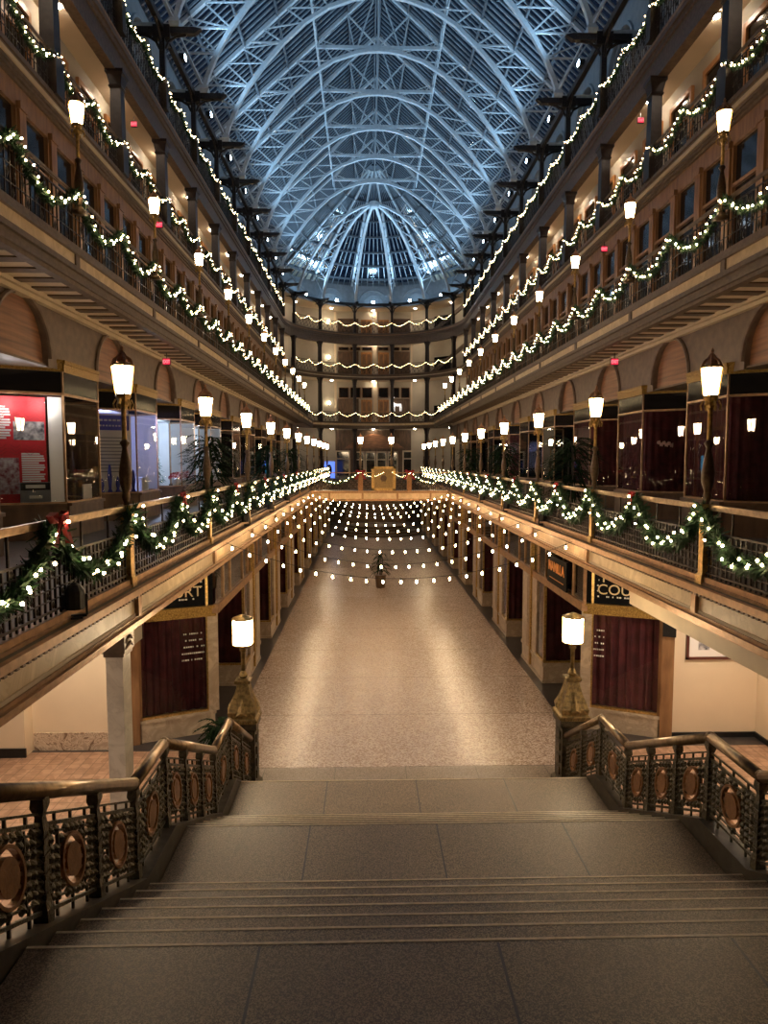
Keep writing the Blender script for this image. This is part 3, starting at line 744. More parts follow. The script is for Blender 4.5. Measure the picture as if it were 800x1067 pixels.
for s in (-1, 1):
    for i, k in enumerate(range(2, 14)):
        thing(C4, f'{nth(k, 3)} dark plum column from the camera on the {SIDE[s]} third gallery', 'column', place(s, 8.05, uk[k], 13.93), RZ[s], 'third gallery columns')
    for i, k in enumerate(range(3, 14)):
        thing(RP, f'{nth(k, 4)} dark roof post with cross bracket from the camera, {SIDE[s]} top gallery', 'post', place(s, W4, uk[k], 17.95), RZ[s], 'roof posts')

# ------------------------------------------------------------------ upper walls: timber windows and doors
def win(w, h, bars, m='oak', pane='blackglass', tr=None):
    f = M(); t = .06
    f.box((-.06, -w / 2, 0), (.06, -w / 2 + t, h)); f.box((-.06, w / 2 - t, 0), (.06, w / 2, h)); f.box((-.06, -w / 2, 0), (.06, w / 2, t)); f.box((-.06, -w / 2, h - t), (.06, w / 2, h))
    for i in range(1, bars): f.box((-.05, -w / 2 + w * i / bars - .04, 0), (.07, -w / 2 + w * i / bars + .04, h))
    if tr: f.box((-.05, -w / 2, tr - .04), (.06, w / 2, tr + .04))
    g = M(); g.box((-.05, -w / 2 + .02, .02), (-.03, w / 2 - .02, h - .02))
    return f.mesh('window_frame', m), g.mesh('window_pane', pane)
w3f, w3p = win(1.18, 3.3, 1, tr=2.3)
pr = M(); pr.box((-.1, -.14, 0), (.1, .14, 3.35)); pr.box((-.12, -.17, 3.2), (.14, .17, 3.35)); PIER = pr.mesh('oak_pier', 'oak')
dw = M(); dw.box((-.06, -.75, 0), (.06, -.62, 2.9)); dw.box((-.06, .62, 0), (.06, .75, 2.9)); dw.box((-.06, -.75, 2.75), (.06, .75, 2.9)); dw.box((-.06, -.75, 2.1), (.05, .75, 2.2)); dw.box((-.03, -.62, .1), (.03, -.5, 2.1)); dw.box((-.03, .5, .1), (.03, .62, 2.1)); dw.box((-.03, -.62, .1), (.03, .62, 1.0)); DF = dw.mesh('door_frame', 'door')
dp = M(); dp.box((-.02, -.6, 1.0), (.0, .6, 2.75)); DPN = dp.mesh('door_pane', 'blackglass')
wn = 1
for s in (-1, 1):
    for k in range(1, 13):
        for j in range(3):
            y = uk[k] + B * (j + .5) / 3
            o = struct(f'window_{wn}', w3f, None, f'tall oak framed dark office window {ORD[(k - 1)]} bay, pane {ORD[j]}, {SIDE[s]} second gallery', 'window', (P('window_pane', w3p),), place(s, 8.16, y, 9.7), RZ[s]); wn += 1
            o = struct('trim_pier', PIER, None, f'oak pier between office windows, {SIDE[s]} second gallery', 'pier', (), place(s, 8.14, uk[k] + B * j / 3, 9.7), RZ[s])
    for k in range(3, 13):
        for j in (.22, .72):
            struct(f'door_{20 + wn}', DF, None, f'orange oak office door and window, {SIDE[s]} third gallery', 'door', (P('door_pane', DPN),), place(s, WW - .04, uk[k] + B * j, 13.95), RZ[s]); wn += 1

# G5 back wall with stone arches
def stone_arches(s):
    ys = [uk[k] + B / 2 for k in range(-0, 13)]
    a = arch_wall(ys, 2.6, 20.95, 17.95, 23.2, -6, YA, .3)
    if s > 0: a.v = [(-x, y, z) for x, y, z in a.v]
    o = struct('wall_top', a, 'stone', f'grey stone wall with round arches behind the {SIDE[s]} top gallery', 'wall', loc=(s * WW, 0, 0))
    f = M()
    for y in ys:
        q = arch_fill(2.6, 3.0, -.28, 0); f.add([((-s) * x, y + yy, z + 20.95) for x, yy, z in q.v], q.f)
    struct('wall_top_niches', f, 'stone', f'recessed stone niches of the {SIDE[s]} top gallery wall', 'wall', loc=(s * WW, 0, 0))
    for k, y in enumerate(ys):
        if k < 3: continue
        b = M(); b.tube([(0, u * 1.0, v) for u, v in arch_pts(2.7, 18)], .09, 5); b.box((-.05, -1.42, -3), (.1, -1.28, .02)); b.box((-.05, 1.28, -3), (.1, 1.42, .02))
        b.tube([(-.05, u, v) for u, v in arch_pts(1.9, 14)], .06, 5)
        struct('trim_arch', b, 'stone', f'stone arch moulding {ORD[k]} bay, {SIDE[s]} top gallery', 'trim', loc=place(s, WW, y, 20.95), rz=RZ[s])
for s in (-1, 1): stone_arches(s)

# ------------------------------------------------------------------ roof
RIDGE, EAVE = 31.2, 22.9
slope = (RIDGE - EAVE) / WW
AP = [(0, 0), (.6, -.03), (1.25, -.14), (2.46, -.55), (3.6, -1.25), (4.64, -2.2), (5.5, -3.15), (6.3, -4.2), (6.9, -5.2), (7.3, -6.1), (7.5, -6.75)]
ZA = 27.6
def arch_at(d):
    for (a, za), (b, zb) in zip(AP, AP[1:]):
        if a <= d <= b: return ZA + za + (zb - za) * (d - a) / (b - a)
    return ZA + AP[-1][1]
def roof_at(d): return RIDGE - slope * d - .22
def half_truss(mb_arch, mb_raf, mb_web, T):
    for (a, za), (b, zb) in zip(AP, AP[1:]): mb_arch.bar(T(a, ZA + za), T(b, ZA + zb), .17, .2, T(0, 1, True))
    mb_raf.bar(T(0, roof_at(0)), T(9.2, roof_at(9.2)), .15, .2, T(0, 1, True))
    da = [1.25, 2.46, 3.6, 4.64, 5.5, 6.3, 6.9, 7.4]; dr = [1.7, 3.2, 4.5, 5.6, 6.6, 7.4, 8.1, 8.8]
    pa = [T(d, arch_at(d)) for d in da]; pr_ = [T(d, roof_at(d)) for d in dr]
    for i in range(len(da)):
        mb_web.bar(pa[i], pr_[i], .06, .06)
        if i + 1 < len(da): mb_web.bar(pa[i], pr_[i + 1], .05, .05)
    for i in (3, 5): mb_web.bar(pa[i], T(dr[i + 1] + .5, arch_at(da[i])), .07, .07)
    mb_web.bar(T(7.5, ZA - 6.75), T(9.2, ZA - 6.75), .1, .12); mb_web.bar(T(6.9, arch_at(6.9)), T(8.9, arch_at(6.9)), .07)
    mb_web.bar(T(1.25, arch_at(1.25)), T(0, roof_at(0)), .07)
a, r_, w = M(), M(), M()
for sx in (-1, 1):
    half_truss(a, r_, w, lambda d, z, up=False: (0, 1, 0) if up else (sx * d, 0, z))
c = M(); c.bar((-3.4, 0, 27.75), (3.4, 0, 27.75), .13, .16); c.bar((0, 0, 27.75), (0, 0, roof_at(0)), .09)
for sx in (-1, 1):
    c.bar((sx * 3.4, 0, 27.75), (sx * 1.7, 0, roof_at(1.7)), .07); c.bar((sx * 1.7, 0, roof_at(1.7)), (0, 0, 27.75), .07)
foot = M(); foot.sq([(.16, 20.75), (.2, 20.9), (.16, 21.0), (.12, 21.1)]); FT = foot.mesh('spring_shoe', 'truss')
TR = P('roof_truss', None, P('arch_rib', a.mesh('arch_rib', 'truss')), P('rafter', r_.mesh('rafter', 'truss')), P('web_lattice', w.mesh('web_lattice', 'truss')),
       P('collar_tie', c.mesh('collar_tie', 'truss')), P('spring_shoe', FT, loc=(-7.45, 0, 0)), P('spring_shoe', FT, loc=(7.45, 0, 0)))
for i, k in enumerate(range(4, 13)):
    thing(TR, f'{nth(k, 5)} white arched steel roof truss spanning the court, counted from the camera', 'roof truss', (0, uk[k], 0), 0, 'arched roof trusses')
# longitudinal bracing between trusses
lg = M()
for sx in (-1, 1):
    x = sx * 3.3; zt, zb = roof_at(3.3) - .1, 27.75
    g = M()
    g.bar((x, 0, 27.2), (x, B, 27.2), .06)
    for j in range(3):
        g.bar((x, B * j / 3, 27.2), (x, B * (j + 1) / 3, roof_at(3.3)), .045); g.bar((x, B * j / 3, roof_at(3.3)), (x, B * (j + 1) / 3, 27.2), .045)
        eb_ = M(); eb_.bar((sx * 7.45, 0, 20.95), (sx * 8.6, B / 2, roof_at(8.6)), .06); eb_.bar((sx * 7.45, B, 20.95), (sx * 8.6, B / 2, roof_at(8.6)), .06)
    if sx < 0: LGL = P('roof_girder', g.mesh('roof_girder', 'truss'), P('eaves_brace', eb_.mesh('eaves_brace', 'truss')))
    else: LGR = P('roof_girder', g.mesh('roof_girder', 'truss'), P('eaves_brace', eb_.mesh('eaves_brace', 'truss')))
for i, k in enumerate(range(4, 12)):
    for s in (-1, 1):
        thing(LGL if s < 0 else LGR, f'{nth(k, 5)} lattice girder length between roof trusses on the {SIDE[s]} slope', 'girder', (0, uk[k], 0), 0, 'roof lattice girders')
# glazing
gb = M(); n = 11
for i in range(n):
    y = B * (i + .5) / n
    gb.bar((.1, y, RIDGE - .1 * slope - .03), (9.3, y, EAVE - .0), .085, .07, (0, 0, 1))
pu = M()
for d in (.12, 1.6, 3.3, 4.9, 6.5, 8.0): pu.bar((d, 0, roof_at(d)), (d, B, roof_at(d)), .10, .14)
pn = M(); pn.quad((0, 0, RIDGE), (0, B, RIDGE), (WW, B, EAVE), (WW, 0, EAVE))
gbm, pum, pnm = gb.mesh('glazing_bars', 'bar'), pu.mesh('purlin', 'purlin'), pn.mesh('roof_glass', 'sky')
for k in range(-2, 13):
    for s in (-1, 1):
        struct('ceiling_skylight', pnm, None, f'sloped night skylight glazing, {SIDE[s]} slope bay', 'skylight', (P('glazing_bars', gbm), P('purlin', pum)) if k > 2 else (), (0, uk[k] + (B if s < 0 else 0), 0), 0 if s > 0 else pi)

# ------------------------------------------------------------------ round end: dome, galleries, wall
def ang(i): return R(27 * i - 67.5)           # six bays lines, angle from +Y toward +X
def pol(r, a, z): return (r * sin(a), YA + r * cos(a), z)
for i in range(6):
    t = ang(i)
    a, r_, w = M(), M(), M()
    T = lambda d, z, up=False: (cos(t), -sin(t), 0) if up else (d * sin(t), d * cos(t), z)
    for (p, za), (q, zb) in zip(AP, AP[1:]): a.bar(T(p + (.3 if p == 0 else 0), ZA + za), T(q, ZA + zb), .19, .22, T(0, 1, True))
    da = [2.46, 3.6, 4.64, 5.5, 6.3, 6.9, 7.4]; dr = [3.2, 4.5, 5.6, 6.6, 7.4, 8.1, 8.8]
    for j in range(len(da)):
        w.bar(T(da[j], arch_at(da[j])), T(dr[j], roof_at(dr[j])), .07)
        if j + 1 < len(da): w.bar(T(da[j], arch_at(da[j])), T(dr[j + 1], roof_at(dr[j + 1])), .055)
    r_.bar(T(.5, roof_at(.5)), T(9.2, roof_at(9.2)), .13, .18, T(0, 1, True))
    thing(P('dome_rib', a.mesh('dome_rib', 'truss'), P('rafter', r_.mesh('rafter', 'truss')), P('web_lattice', w.mesh('web_lattice', 'truss'))),
          f'{ORD[i]} white radiating rib of the far half dome, counted from the left', 'dome rib', (0, YA, 0), 0, 'radiating dome ribs')
hub = M(); hub.lathe([(.35, ZA - .35), (.42, ZA - .2), (.42, ZA + .1), (.2, ZA + .15)], 20); thing(P('dome_hub', hub.mesh('dome_hub', 'truss')), 'white hub ring where the dome ribs meet', 'dome hub', (0, YA, 0))
gl = M(); bars = M(); rings = M(); N = 24
for j in range(N):
    a0, a1 = -pi / 2 + pi * j / N, -pi / 2 + pi * (j + 1) / N
    gl.quad(pol(.02, a0, RIDGE), pol(.02, a1, RIDGE), pol(WW, a1, EAVE), pol(WW, a0, EAVE))
    for q in range(2):
        t = a0 + (a1 - a0) * q / 2; bars.bar(pol(.3, t, RIDGE - .3 * slope - .05), pol(9.3, t, EAVE), .045, .07, (cos(t), -sin(t), 0))
    for d in (1.2, 2.6, 4., 5.2, 6.4, 7.5, 8.6): rings.bar(pol(d, a0, roof_at(d)), pol(d, a1, roof_at(d)), .12, .16)
struct('ceiling_dome', gl, 'sky', 'dark glazed half dome over the round end', 'skylight', (P('glazing_bars', bars.mesh('glazing_bars', 'bar')), P('ring_purlin', rings.mesh('ring_purlin', 'purlin'))))
def ringslab(mb, r0, r1, z0, z1, a0=-90, a1=90, n=40):
    for j in range(n):
        p, q = R(a0 + (a1 - a0) * j / n), R(a0 + (a1 - a0) * (j + 1) / n)
        mb.add([pol(r0, p, z0), pol(r0, q, z0), pol(r1, q, z0), pol(r1, p, z0), pol(r0, p, z1), pol(r0, q, z1), pol(r1, q, z1), pol(r1, p, z1)],
               [(0, 3, 2, 1), (4, 5, 6, 7), (0, 1, 5, 4), (2, 3, 7, 6)])
    return mb
RW = 10.4
for nm, bands, slabz, mt in (('second', ((.10, 8.53, 8.60), (.05, 8.60, 8.68), (.09, 8.68, 8.77), (.03, 8.77, 8.86), (0, 9.06, 9.22)), (8.6, 9.14), (8.86, 9.06, 'panel')),
                             ('third', ((.12, 13.40, 13.47), (.06, 13.47, 13.54), (.02, 13.54, 13.62), (.05, 13.72, 13.95)), (13.42, 13.93), (13.62, 13.72, 'beige')),
                             ('top', ((.08, 16.84, 17.45), (.02, 17.45, 17.6), (-.04, 17.6, 17.74), (.04, 17.82, 17.98)), (17.38, 17.93), (17.74, 17.82, 'bronze'))):
    f = M()
    for d, z0, z1 in bands: ringslab(f, W4 + d, W4 + .4, z0, z1)
    p = M(); ringslab(p, W4 + .02, W4 + .4, mt[0], mt[1])
    sl = M(); ringslab(sl, W4 + .3, RW + .6, *slabz)
    struct('floor_round_' + nm, sl, 'soffit', f'curved floor slab of the {nm} gallery at the round end', 'floor')
    struct('trim_round_' + nm, f, 'umber', f'curved dark fascia of the {nm} gallery at the round end', 'fascia', (P('pale_fillet', p.mesh('pale_fillet', mt[2])),))
e = M(); ringslab(e, W4 - .09, W4 + .09, 20.62, 20.86); struct('beam_round', e, 'iron', 'curved iron eaves beam over the round end posts', 'beam')
wl = M(); ringslab(wl, RW, RW + .3, 3.8, 20.6, -90, -22, 20); ringslab(wl, RW, RW + .3, 3.8, 20.6, 22, 90, 20)
wl.box((-4.1, YA + 9.75, 3.8), (4.1, YA + 10, 20.6)); struct('wall_back', wl, 'apse', 'pale curved wall at the far round end', 'wall')
ws = M(); ringslab(ws, WW, WW + .3, 20.6, 23.2); struct('wall_back_top', ws, 'stone', 'grey stone wall behind the top gallery at the round end', 'wall')
m = M(); m.box((-13, 72, -.1), (13, 72.3, 9)); m.box((-13, YA, 3.3), (13, 72, 3.8)) ; struct('floor_far', m, 'ledge', 'gallery floor at the far round end', 'floor')
m = M(); ringslab(m, W4 + .25, RW + .6, 20.5, 20.6); struct('ceiling_round', m, 'soffit', 'cream ceiling over the top gallery at the round end', 'ceiling')
def apse_rail(L, h):
    t = M(); t.box((-.03, -L / 2, h - .03), (.03, L / 2, h + .015))
    return P('gallery_railing', None, P('handrail', t.mesh('handrail', 'umber')), P('lattice_panel', lattice(L, h, False).mesh('lattice_panel', 'iron')))
chord = 2 * (W4 + .08) * sin(R(13.5)); AR = apse_rail(chord, 1.)
CA = {}
for nm, z0, z1 in (('main', 3.8, 8.53), ('second', 9.14, 13.42), ('third', 13.93, 16.86)): CA[nm] = column(z1 - z0, .15)
ends = [R(-90)] + [ang(i) for i in range(6)] + [R(90)]
for nm, z in (('main', 3.8), ('second', 9.14), ('third', 13.93)):
    for i in range(6):
        if nm == 'main' and i in (0, 5): pass
        x, y, _ = pol(W4 + .1, ang(i), 0); thing(CA[nm], f'{ORD[i]} slim dark column from the left at the round end, {nm} gallery level', 'column', (x, y, z), -ang(i), f'round end columns of the {nm} gallery')
for i in range(6):
    x, y, _ = pol(W4, ang(i), 0); thing(RP, f'{ORD[i]} dark roof post with bracket from the left at the round end', 'post', (x, y, 17.95), -pi / 2 - ang(i), 'round end roof posts')
for nm, z, zg, sg in (('second', 9.16, 10.16, 'mid'), ('third', 13.93, 14.95, 'mid'), ('top', 17.95, 18.98, 'mid')):
    gi = 0
    for i in range(5):
        t = (ang(i) + ang(i + 1)) / 2; rr = (W4 + .08) * cos(R(13.5)); x, y, _ = pol(rr, t, 0)
        thing(AR, f'{ORD[i]} iron railing length from the left at the round end, {nm} gallery', 'railing', (x, y, z), pi / 2 - t + pi, f'round end railings of the {nm} gallery')
        for h in (-1, 1):
            q = chord / 4 * h; xx, yy = x + q * cos(t), y - q * sin(t)
            thing(garland(sg), f'{ORD[gi]} lit garland swag from the left at the round end, {nm} gallery', 'garland', (xx - .05 * sin(t), yy - .05 * cos(t), zg), -pi / 2 - t, f'round end garlands of the {nm} gallery', (1, chord / 2 / (B / 2), .8)); gi += 1
# stone arches behind the top gallery at the round end
am = arch_band(2.9, .1, 0)
for x in (-1.45, 1.45): am.box((-.1, x - .1, -.3), (.1, x + .1, 0))
am.tube([(-.02, u, v) for u, v in arch_pts(2.2, 14)], .07, 5); AMm = am.mesh('stone_arch', 'stone')
for i in range(5):
    t = (ang(i) + ang(i + 1)) / 2; x, y, _ = pol(WW - .05, t, 0)
    thing(P('stone_arch', AMm), f'{ORD[i]} grey stone arch from the left behind the round end top gallery', 'arch', (x, y, 20.9), -pi / 2 - t, 'round end stone arches')

# facade of the round end
YF = YA + 9.72
def slab(x0, x1, z0, z1, d=.05): return M().box((x0, YF - d, z0), (x1, YF, z1))
dn = 100
for nm, zf, top in (('second', 9.14, 13.4), ('third', 13.93, 17.35), ('top', 17.95, 20.4)):
    H = min(top - zf - .75, 2.45)
    for lab, x0, x1 in (('left', -1.25, -.12), ('right', .5, 1.6)):
        d = slab(x0, x1, zf, zf + H, .06)
        pnl = M(); wd = x1 - x0
        for u in (.12, .56):
            for z0, z1 in ((.12, .45), (.52, .92)): pnl.box((x0 + wd * u, YF - .09, zf + H * z0), (x0 + wd * (u + .32), YF - .05, zf + H * z1))
        struct(f'door_{dn}', d, 'door', f'{lab} orange oak door at the round end, {nm} gallery', 'door', (P('raised_panel', pnl.mesh('raised_panel', 'oak')),)); dn += 1
    for lab, x0, x1 in (('left', -3.6, -1.5), ('right', 1.95, 3.75)):
        d = slab(x0, x1, zf, zf + H + .1, .06); gr = M()
        for k in range(4): gr.box((x0 + (x1 - x0) * k / 4 + .05, YF - .085, zf + .1), (x0 + (x1 - x0) * (k + 1) / 4 - .05, YF - .05, zf + H))
        struct('wall_panel', d, 'walnut', f'{lab} walnut panelling at the round end, {nm} gallery', 'panelling', (P('raised_panel', gr.mesh('raised_panel', 'walnut')),))
    if nm != 'top':
        for k, (x0, x1) in enumerate(((-3.55, -2.5), (-2.35, -1.3), (-1.15, -.1), (.5, 1.55), (1.75, 2.7), (2.85, 3.75))):
            f = M(); z0, z1 = zf + H + .18, min(top - .25, zf + H + 1.25)
            if nm == 'third': z1 = z0 + .35
            f.box((x0, YF - .06, z0), (x1, YF, z1)); g = M(); g.box((x0 + .06, YF - .07, z0 + .05), (x1 - .06, YF - .05, z1 - .05))
            struct(f'window_{dn}', f, 'oak', f'dark transom window at the round end, {nm} gallery', 'window', (P('window_pane', g.mesh('window_pane', 'blackglass')),)); dn += 1
    c = slab(.02, .4, zf, top, .18); struct('trim_pilaster', c, 'soffit', f'pale central pilaster at the round end, {nm} gallery', 'pilaster')
    c = slab(3.85, 4.1, zf, top, .12); c.box((-4.1, YF - .12, zf), (-3.75, YF, top)); struct('trim_pilaster', c, 'soffit', f'pale outer pilasters at the round end, {nm} gallery', 'pilaster')
    x, y, _ = pol(RW - .06, R(42), 0)
    d = M(); d.box((-1.0, -.1, 0), (1.0, .1, 1.7)); struct(f'door_{dn}', d, 'void', f'black block as shaded stair opening on the right of the round end, {nm} gallery', 'door', (), (x, y, zf + .05), -R(42)); dn += 1  # black block; the shade of a stair opening is put into its colour
    st = M(); q0, q1 = pol(RW - .4, R(35), zf + .1), pol(RW - .6, R(62), min(zf + 2.4, top - .3)); st.bar(q0, q1, .25, .3)
    struct('trim_stair', st, 'umber', f'sloping stair string at the right of the round end, {nm} gallery', 'stair')
# main gallery level end wall: entrance screen
d = slab(-9, 9, 3.8, 8.5, .04); struct('wall_entrance', d, 'walnut', 'dark walnut entrance wall at the far end of the main gallery', 'wall')
a = M(); a.prism([(-3.0, 6.6)] + [(-3.0 + 6.2 * i / 16, 6.6 + 1.5 * sin(pi * i / 16)) for i in range(17)] + [(3.2, 6.6)], lambda u, v, d: (u, d, v), YF - .12, YF - .03)
thing(P('arched_panel', a.mesh('arched_panel', 'arch')), 'broad arched wooden panel above the far entrance doors', 'panel')
def framed_door(x0, x1, h, nm):
    f = M(); f.box((x0, YF - .12, 3.8), (x0 + .14, YF - .04, 3.8 + h)); f.box((x1 - .14, YF - .12, 3.8), (x1, YF - .04, 3.8 + h)); f.box((x0, YF - .12, 3.8 + h - .14), (x1, YF - .04, 3.8 + h)); f.box((x0, YF - .12, 3.8 + h - .9), (x1, YF - .04, 3.8 + h - .8))
    g = M(); g.box((x0 + .1, YF - .08, 3.8), (x1 - .1, YF - .05, 3.8 + h - .1))
    global dn
    struct(f'door_{dn}', f, 'soffit', nm, 'door', (P('door_pane', g.mesh('door_pane', 'blackglass')),)); dn += 1
framed_door(-3.9, -2.4, 2.6, 'cream framed door left of the far entrance'); framed_door(3.0, 4.5, 2.6, 'cream framed door right of the far entrance')
for k in range(4): framed_door(-2.0 + k * 1.15, -.9 + k * 1.15, 2.5, f'{ORD[k]} glazed leaf of the far entrance screen')
sc = P('wall_sconce', M().ball((0, 0, 0), .16, 10, 8).mesh('wall_sconce', 'sconce'), P('bracket', M().box((-.04, .0, -.3), (.04, .2, -.1)).mesh('bracket', 'iron')))
for nm, z in (('second', 11.2), ('third', 15.8), ('top', 19.4)):
    thing(sc, f'lit globe sconce left of the round end doors, {nm} gallery', 'sconce', (-4.5, YA + 9.1, z), 0, 'round end globe sconces')
rd = M()
rd.tube([(-.35, 0, .65), (.0, 0, .62), (.35, 0, .68)], [.1, .12, .11], 8); rd.tube([(.32, 0, .7), (.48, 0, .95), (.52, 0, 1.1)], [.09, .06, .06], 7); rd.tube([(.48, 0, 1.1), (.62, 0, 1.08), (.74, 0, 1.03)], [.07, .06, .03], 7)
for x, dx in ((-.32, -.1), (-.25, .06), (.28, .12), (.36, .22)): rd.tube([(x, .03, .6), (x + dx * .5, .03, .32), (x + dx * .3, .03, 0)], [.05, .03, .02], 6)
for sy in (-1, 1): rd.tube([(.5, sy * .03, 1.14), (.44, sy * .1, 1.35), (.52, sy * .16, 1.5)], .018, 5); rd.tube([(.45, sy * .08, 1.32), (.34, sy * .12, 1.42)], .015, 5)
thing(P('reindeer_figure', rd.mesh('reindeer_figure', 'reindeer')), 'small white lit reindeer figure on the second gallery at the far end', 'figure', (2.5, YA + 9.3, 10.4), pi * .95)
for i, (x, z) in enumerate(((-1.6, 12.9),)): pass

# ------------------------------------------------------------------ bridge across the court
YB = gk[7] - .05
m = M(); m.box((-W2, YB + .05, 3.40), (W2, YB + 2.8, 3.80)); lp = M(); lp.box((-W2, YB - .06, 3.735), (W2, YB + .2, 3.86)); lo = M(); lo.box((-W2, YB, 3.335), (W2, YB + .2, 3.44)); pa = M(); pa.box((-W2, YB + .04, 3.44), (W2, YB + .2, 3.735))
for x in (-2.6, -.9, .9, 2.6): lo.box((x - .05, YB + .0, 3.44), (x + .05, YB + .1, 3.735))
thing(P('footbridge', m.mesh('footbridge', 'ledge'), P('cornice_lip', lp.mesh('cornice_lip', 'bronze')), P('lower_moulding', lo.mesh('lower_moulding', 'bronze')), P('marble_panel', pa.mesh('marble_panel', 'panel'))),
      'bronze edged footbridge joining the two main galleries across the court', 'footbridge')
for lab, x0, x1 in (('left', -3.6, -1.0), ('middle', -1.0, 1.5), ('right', 1.5, 3.6)):
    L = x1 - x0; t = M(); t.box((-L / 2, -.03, .9), (L / 2, .03, .945)); la = lattice(L, .93, True); la.v = [(y, x, z) for x, y, z in la.v]
    po = M(); po.sq([(.12, 0), (.12, .9), (.15, .92), (.15, 1.0)], (L / 2 if lab != 'right' else -L / 2, 0, 0)) if lab != 'middle' else None
    thing(P('bridge_railing', None, P('handrail', t.mesh('handrail', 'bronze')), P('lattice_panel', la.mesh('lattice_panel', 'iron')), *([P('newel_post', po.mesh('newel_post', 'medal'))] if lab != 'middle' else [])),
          f'{lab} railing length of the footbridge', 'railing', ((x0 + x1) / 2, YB + .1, 3.86), 0, 'footbridge railings')
f = M(); f.box((-.42, YB - .1, 3.9), (.78, YB - .04, 5.08)); f2 = M()
for a_, b_ in (((-.44, 3.88), (-.3, 5.1)), ((.66, 3.88), (.8, 5.1)), ((-.44, 3.88), (.8, 4.0)), ((-.44, 4.98), (.8, 5.1))): f2.box((a_[0], YB - .14, a_[1]), (b_[0], YB - .06, b_[1]))
em = M(); em.lathe([(.001, 0), (.14, .0), (.16, .02), (.12, .03)], 16); em.v = [(.18 + x, YB - .1 - z, 4.5 + y) for x, y, z in em.v]
em.bar((.08, YB - .13, 4.32), (.28, YB - .13, 4.72), .03); em.bar((.28, YB - .13, 4.32), (.08, YB - .13, 4.72), .03)
thing(P('brass_plaque', f.mesh('brass_plaque', 'plaque'), P('plaque_frame', f2.mesh('plaque_frame', 'brass')), P('emblem', em.mesh('emblem', 'brassd'))), 'square brass plaque with a small emblem at the middle of the footbridge', 'plaque')
for lab, x in (('left', -1.0), ('right', .58)):
    thing(LAMP, f'lit brass lamp post on the {lab} half of the footbridge', 'lamp post', (x, YB + .1, 4.80), 0, 'footbridge lamp posts', (1, 1, .95))
for i, (x, L) in enumerate(((-2.3, 2.5), (-.4, 1.2), (1.1, 1.0), (2.6, 2.2))):
    thing(garland('mid'), f'{ORD[i]} lit garland swag from the left on the footbridge railing', 'garland', (x, YB + .02, 4.84), -pi / 2, 'footbridge garlands', (1, L / (B / 2), 1.1 if L > 2 else .5))
for lab, x in (('left', -1.0), ('right', 1.5)):
    thing(BOW, f'red velvet bow on the {lab} footbridge post', 'bow', (x, YB - .12, 4.85), -pi / 2, 'red bows on the garlands', (1.6, 1.6, 1.4))

# ------------------------------------------------------------------ ground floor shopfronts
def ground_bay():
    """show window box in local coords: x toward the court, front at x = 0, post at y = 0, back at x = -1.1"""
    pl = M(); pl.box((-1.1, -1.25, 0), (.0, 1.0, .42)); pl.box((-1.1, -1.28, .42), (.03, 1.03, .5)); pl.box((-1.1, -1.28, 0), (.02, 1.02, .08))
    fr = M()
    for y in (-1.22, .97): fr.box((-.06, y - .035, .5), (.0, y + .035, 2.42))
    fr.box((-.05, -.05, .1), (.05, .05, 3.3)); fr.box((-1.1, -1.25, .5), (-.0, -1.2, .55)); fr.box((-.05, -1.25, .5), (0, 1., .55))
    ps = M(); ps.box((-.16, .3, .5), (.005, 1.0, 2.42)); ps.box((-.1, .38, .5), (.025, .92, 2.42))  # paler panel stands in for light reflected by the far pane
    ps2 = M(); ps2.box((-.12, -.52, .5), (.006, -.06, 2.42))
    gl = M(); gl.quad((-.03, -1.2, .55), (-.03, -.5, .55), (-.03, -.5, 2.42), (-.03, -1.2, 2.42)); gl.quad((-1.1, -1.22, .55), (-.03, -1.22, .55), (-.03, -1.22, 2.42), (-1.1, -1.22, 2.42)); gl.quad((-1.1, .98, .55), (-.03, .98, .55), (-.03, .98, 2.42), (-1.1, .98, 2.42))
    cu = M(); n = 26
    pts = [(-1.08 + 1.0 * i / n, -1.1 + .02 * sin(i * 1.4)) for i in range(n + 1)] + [(-.08 + .02 * sin(i * 1.4), -1.1 + 2.0 * i / 50) for i in range(1, 51)]
    for (a, b), (c, d) in zip(pts, pts[1:]): cu.quad((a, b, .52), (c, d, .52), (c, d, 2.42), (a, b, 2.42))
    return P('shop_window', None, P('marble_plinth', pl.mesh('marble_plinth', 'plinth')), P('bronze_frame', fr.mesh('bronze_frame', 'brass')), P('pale_front_panel', ps.mesh('pale_front_panel', 'plinth')),
             P('narrow_pilaster', ps2.mesh('narrow_pilaster', 'plinth')), P('window_glass', gl.mesh('window_glass', 'glass')), P('curtain', cu.mesh('curtain', 'curtain', True)))
GB = ground_bay()
def mirror(t):
    name, me, ch, label, loc = t
    if me:
        me = me.copy(); me.transform(Matrix.Scale(-1, 4, (0, 1, 0))); me.flip_normals() if hasattr(me, 'flip_normals') else None
    return (name, me, tuple(mirror(c) for c in ch), label, loc)
GBm = mirror(GB)
tw = M(); tw.box((-.06, -B / 2, 2.42), (.06, B / 2, 2.56)); tw.box((-.03, -B / 2, 2.56), (.07, B / 2, 2.60))
for y in (-1.46, -.73, .73, 1.46, 2.19): tw.box((-.03, y - .02, 2.56), (.03, y + .02, 3.34))
tg = M(); tg.quad((0, -B / 2, 2.56), (0, B / 2, 2.56), (0, B / 2, 3.34), (0, -B / 2, 3.34))
tb = M(); tb.box((-.5, -B / 2, 2.56), (-.45, B / 2, 3.34))
TW = P('transom_window', tw.mesh('transom_window', 'bronze'), P('transom_glass', tg.mesh('transom_glass', 'dglass')), P('dark_backing', tb.mesh('dark_backing', 'walnut')))
